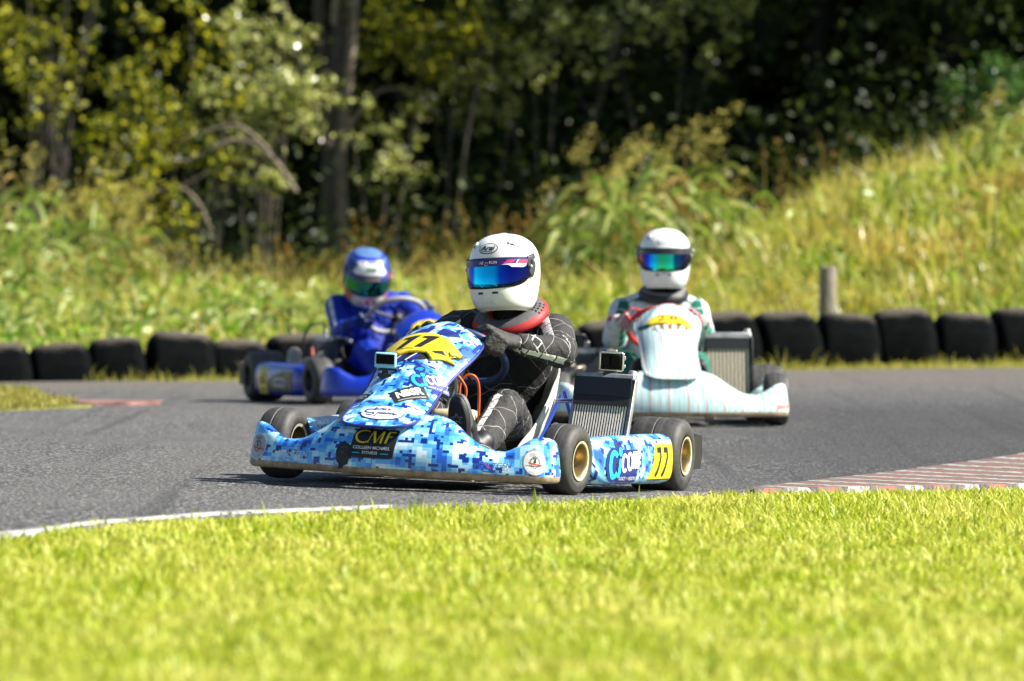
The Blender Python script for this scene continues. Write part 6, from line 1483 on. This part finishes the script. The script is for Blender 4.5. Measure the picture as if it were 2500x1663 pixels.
# many stemmed tree left of centre (x, y, z measured from its foot)
YT = 77.0; xT = PX(835, YT); k_ = YT / FPX; zT = hgt(xT, YT)
def tp(px, py, dy=0.0): return ((px - 835) * k_, dy, CAMH - (py - HOR) * k_ - zT)
plant('tree', 'tree with several bare pale stems left of the picture centre', 'tree', xT, YT,
      [([tp(838, 620), tp(833, 470), tp(832, 380), tp(845, 240), tp(862, 80), tp(880, -160), tp(900, -600)], 0.060, 0.040),
       ([tp(812, 620, .1), tp(815, 430, .1), tp(822, 250, .1), tp(835, 90, .12), tp(850, -120, .15), tp(840, -700, .2)], 0.135, 0.07, m_bark2),
       ([tp(815, 400, .15), tp(805, 280, .18), tp(790, 140, .2), tp(778, -20, .22), tp(770, -250, .25), tp(750, -700, .3)], 0.075, 0.055, m_bark2),
       ([tp(808, 360, -.05), tp(782, 310, -.08), tp(752, 235, -.1), tp(738, 150, -.1), tp(715, 70, -.12), tp(690, -10, -.15), tp(650, -200, -.2)], 0.045, 0.028),
       ([tp(800, 350, 0), tp(765, 275, -.05), tp(725, 215, -.1), tp(700, 175, -.12), tp(690, 120, -.15)], 0.040, 0.015),
       ([tp(840, 330, 0), tp(900, 240, .1), tp(960, 215, .15), tp(1040, 235, .2)], 0.030, 0.010), ([tp(815, 60, 0), tp(818, 20, 0), tp(826, -150, 0)], 0.035, 0.03)],
      [((tp(900, 60, .3)), 0.55, 260, 0.075), ((tp(1010, 60, .2)), 0.42, 200, 0.075), ((tp(1000, 270, -.1)), 0.13, 90, 0.06), ((tp(700, -350, 0.2)), 1.0, 900, 0.09), ((tp(980, -500, 0.3)), 1.3, 1300, 0.09), ((tp(820, -900, 0.4)), 1.6, 1800, 0.10), ((tp(1150, 90, .6)), 0.5, 200, 0.07), ((tp(890, 250, .2)), 0.3, 70, 0.07)],
      m_bark, m_lfY, 'trees of the wood')
def shrub(label, px, py, Y, w_, h, n, m, size, stems=4, cname='foliage', fill=9):
    x = PX(px, Y); z0 = hgt(x, Y); zc = CAMH - (py - HOR) * Y / FPX - z0; ss = []; cl = []
    for i in range(stems):
        a = RNG.uniform(-1, 1); ss.append(([(a * 0.12, RNG.uniform(-.1, .1), -0.05), (a * w_ * 0.25, RNG.uniform(-.15, .15), zc * 0.55), (a * w_ * 0.5, RNG.uniform(-.2, .2), zc + h * 0.3)], 0.014, 0.005))
    for i in range(fill):
        cl.append(((RNG.uniform(-1, 1) * w_ * 0.42, RNG.uniform(-0.3, 0.3), zc + RNG.uniform(-1, 1) * h * 0.42), 0.16 + 0.22 * RNG.random() * min(w_, h), n // fill, size))
    return plant('shrub', label, 'shrub', x, Y, ss, cl, m_bark2, m, 'shrubs at the edge of the wood', cname, 0)
shrub('yellow leaved shrub above the left reeds, with glowing leaf sprays', 430, 300, 74, 1.25, 1.0, 1700, m_lfY, 0.075, 6)
shrub('pale leaved shrub just left of the bare pale stems', 630, 370, 74.5, 1.15, 1.5, 3000, m_lfP, 0.070, 6, fill=14)
shrub('thin yellowish shrub in the shade at the far left', 180, 130, 76, 1.5, 1.1, 700, m_lfY, 0.075, 5)
shrub('sparse yellow green shrub left of the pale leaved shrub, near the picture top', 480, 110, 76, 1.4, 0.9, 700, m_lfY, 0.075, 5)
shrub('bright leafy shrub filling the top left corner', 90, 60, 75.5, 1.3, 0.9, 520, m_lfY, 0.075, 4, fill=12)
shrub('leafy shrub left of the bare pale stems, at the picture top', 640, 120, 75.5, 1.0, 0.8, 700, m_lfP, 0.072, 4, fill=12)
shrub('leafy shrub at the far left, between the tawny plumes and the corner shrub', 60, 260, 74.5, 1.0, 0.7, 420, m_lfY, 0.07, 4, fill=10)
shrub('yellow shrub hanging over the left reeds, below the glowing one', 290, 360, 73.5, 0.9, 0.6, 900, m_lfY, 0.07, 4, fill=10)
shrub('olive shrub at the top, right of the bare pale stems', 1060, 90, 76.5, 1.2, 0.8, 1200, m_lfY, 0.075, 4, fill=12)
shrub('low olive shrub between the left reeds and the pale leaved shrub', 370, 510, 70, 1.1, 0.5, 900, m_lfY, 0.065, 4)
shrub('scattered green shrub just right of the bare pale stems', 925, 340, 76, 0.75, 0.9, 500, m_lfP, 0.075, 4)
shrub('dim olive shrub at the top of the picture above the front driver', 1330, 80, 77, 1.8, 0.9, 1300, m_lfP, 0.075, 5, fill=14)
shrub('dim shrub with dull green leaves high above the white and green driver', 1620, 60, 77.5, 1.6, 0.8, 1000, m_lfP, 0.072, 3, fill=14)
shrub('dim leafy shrub between the bare pale stems and the front driver', 1150, 210, 77.5, 1.1, 0.9, 900, m_lfP, 0.072, 3, fill=14)
shrub('dusky sparse shrub behind the plume clump', 1600, 220, 78, 1.8, 1.2, 1300, m_lfD, 0.085, 5, fill=12)
shrub('bushy dark green shrub on the right hand bank', 2445, 295, 71.0, 0.78, 1.05, 3600, m_lfG, 0.065, 5, fill=14)
# bent bare limbs of the yellow shrub catching the sun
Yb = 73.6; xb = PX(480, Yb); zb = hgt(xb, Yb); kb = Yb / FPX
def bp(px, py, dy=0.0): return ((px - 480) * kb, dy, CAMH - (py - HOR) * kb - zb)
plant('fallen_branch', 'bent bare grey branches sweeping left below the yellow shrub', 'branch', xb, Yb,
      [([bp(720, 470), bp(660, 380), bp(590, 342), bp(520, 362), bp(470, 388), bp(430, 392), bp(395, 372), bp(375, 350)], 0.026, 0.006), ([bp(660, 370), bp(600, 316), bp(560, 307), bp(500, 322), bp(460, 335), bp(435, 345)], 0.020, 0.004), ([bp(520, 580), bp(490, 505), bp(440, 458), bp(390, 462), bp(340, 480), bp(310, 500)], 0.020, 0.004), ([bp(440, 458), bp(470, 440), bp(500, 425), bp(520, 400)], 0.012, 0.004)],
      None, m_bark, None, 'branches in the undergrowth', limb0=9)
# the wood behind
rt = random.Random(21)
TREES = [(-5.6, 80, 'slim tree at the far left behind the tawny plumes'), (-4.0, 82, 'tree with a thin grey trunk at the upper left'), (-2.9, 81, 'tree with a thin grey trunk behind the yellow shrub'), (-0.9, 83, 'dark tree behind the bare pale stems'), (0.4, 81.5, 'dark tree above the front driver'), (1.5, 80.5, 'dark tree behind the golden plumes'), (2.9, 80, 'dark tree behind the wooden post'), (4.2, 79, 'dark tree above the right hand bank'), (5.6, 77.5, 'dark tree beyond the right picture edge'), (7.2, 76.5, 'tall dark tree beyond the right picture edge, shading the wood'), (9.2, 79, 'tall dark tree far beyond the right picture edge'), (11.5, 82, 'tallest dark tree far beyond the right picture edge')]
for i, (x, y, lb) in enumerate(TREES):
    big = 1.0 if x < 0 else 1.35; H = rt.uniform(6.5, 8.0) * big; lx = rt.uniform(-0.5, 0.5)
    st = [([(0, 0, -0.1), (lx * 0.2, 0.05, 1.5), (lx * 0.5, 0, 3.2), (lx, 0.1, H * 0.8)], 0.07 if x < 0.5 else 0.12, 0.03)]
    for q in range(4):
        a = rt.uniform(0, 6.28); z = rt.uniform(1.5, H * 0.6); st.append(([(lx * z / H, 0, z), (lx * z / H + 0.5 * math.cos(a), 0.5 * math.sin(a), z + 0.35), (lx * z / H + 1.1 * math.cos(a), 1.1 * math.sin(a), z + 0.6)], 0.028, 0.008))
    cl = [((rt.uniform(-1.3, 1.3), rt.uniform(-1.0, 1.2), rt.uniform(0.4, 3.4)), rt.uniform(0.35, 0.75), 170 if x < 0 else 190, 0.095) for _ in range(11)]
    cl += [((lx + rt.uniform(-1.5, 1.5) * big, rt.uniform(-1.2, 1.4), rt.uniform(3.2, H)), rt.uniform(0.7, 1.3), 330, 0.17) for _ in range(11)]
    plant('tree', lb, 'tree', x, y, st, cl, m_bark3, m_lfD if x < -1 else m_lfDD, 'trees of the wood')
# everything deeper in reads as one dark mass
m_lfS = leaf_mat('deep_wood_leaves', [(0.006, 0.012, 0.003), (0.014, 0.022, 0.004), (0.03, 0.04, 0.006)], 0.45, 0.25, 0.3)  # deep shade put into the leaf colour
n = 26000; C = np.stack([RNG.uniform(-13, 16, n), RNG.uniform(83, 94, n), 0.2 + 7.5 * RNG.random(n) ** 1.3], 1)
kc = clump(C[:, 0], C[:, 2], 0.9, 4.0) + RNG.normal(0, 0.22, n) > -0.08; C = C[kc]
n2 = 26000; C2 = np.stack([RNG.uniform(-18, 22, n2), RNG.uniform(93, 99, n2), 9.0 * RNG.random(n2)], 1)
n4 = 9000; C_block = np.stack([RNG.uniform(4.2, 18, n4), RNG.uniform(77.2, 84, n4), RNG.uniform(2.6, 12.0, n4)], 1)  # unseen canopy added at the right to block the sun
n3 = 7000; C_shade = np.stack([RNG.uniform(-13, 17, n3), RNG.uniform(79.5, 95, n3), RNG.uniform(5.2, 9.0, n3)], 1); C_shade = C_shade[(C_shade[:, 0] > -0.5) | (C_shade[:, 1] > 87)]  # unseen canopy overhead, added for shade and left open at the left
V, F = join([leaf_quads(C, np.full(len(C), 0.13)), leaf_quads(C2, np.full(n2, 0.75), 0.85), leaf_quads(C_shade, np.full(len(C_shade), 0.42), 0.7), leaf_quads(C_block, np.full(n4, 0.5), 0.7)])
tag(mesh_np('woodland', V, F, m_lfS), 'dense dark woodland closing off the view, with unseen canopy added for shade', 'woodland', None, 'stuff')
# low undergrowth under the trees
X, Y = scatter(24000, 69.5, 83, lambda Y: 0.075 * Y + 1.5); Zb = hgt_np(X, Y); C = np.stack([X, Y, Zb + np.clip(RNG.gamma(2, 0.26, len(X)), 0, 1.5) * (0.6 + 0.6 * clump(X, Y, 1.2, 5.0) + 0.3)], 1)
V, F = leaf_quads(C, np.full(len(C), 0.085)); tag(mesh_np('undergrowth', V, F, m_lfD), 'dark leafy undergrowth below the trees', 'undergrowth', None, 'stuff')
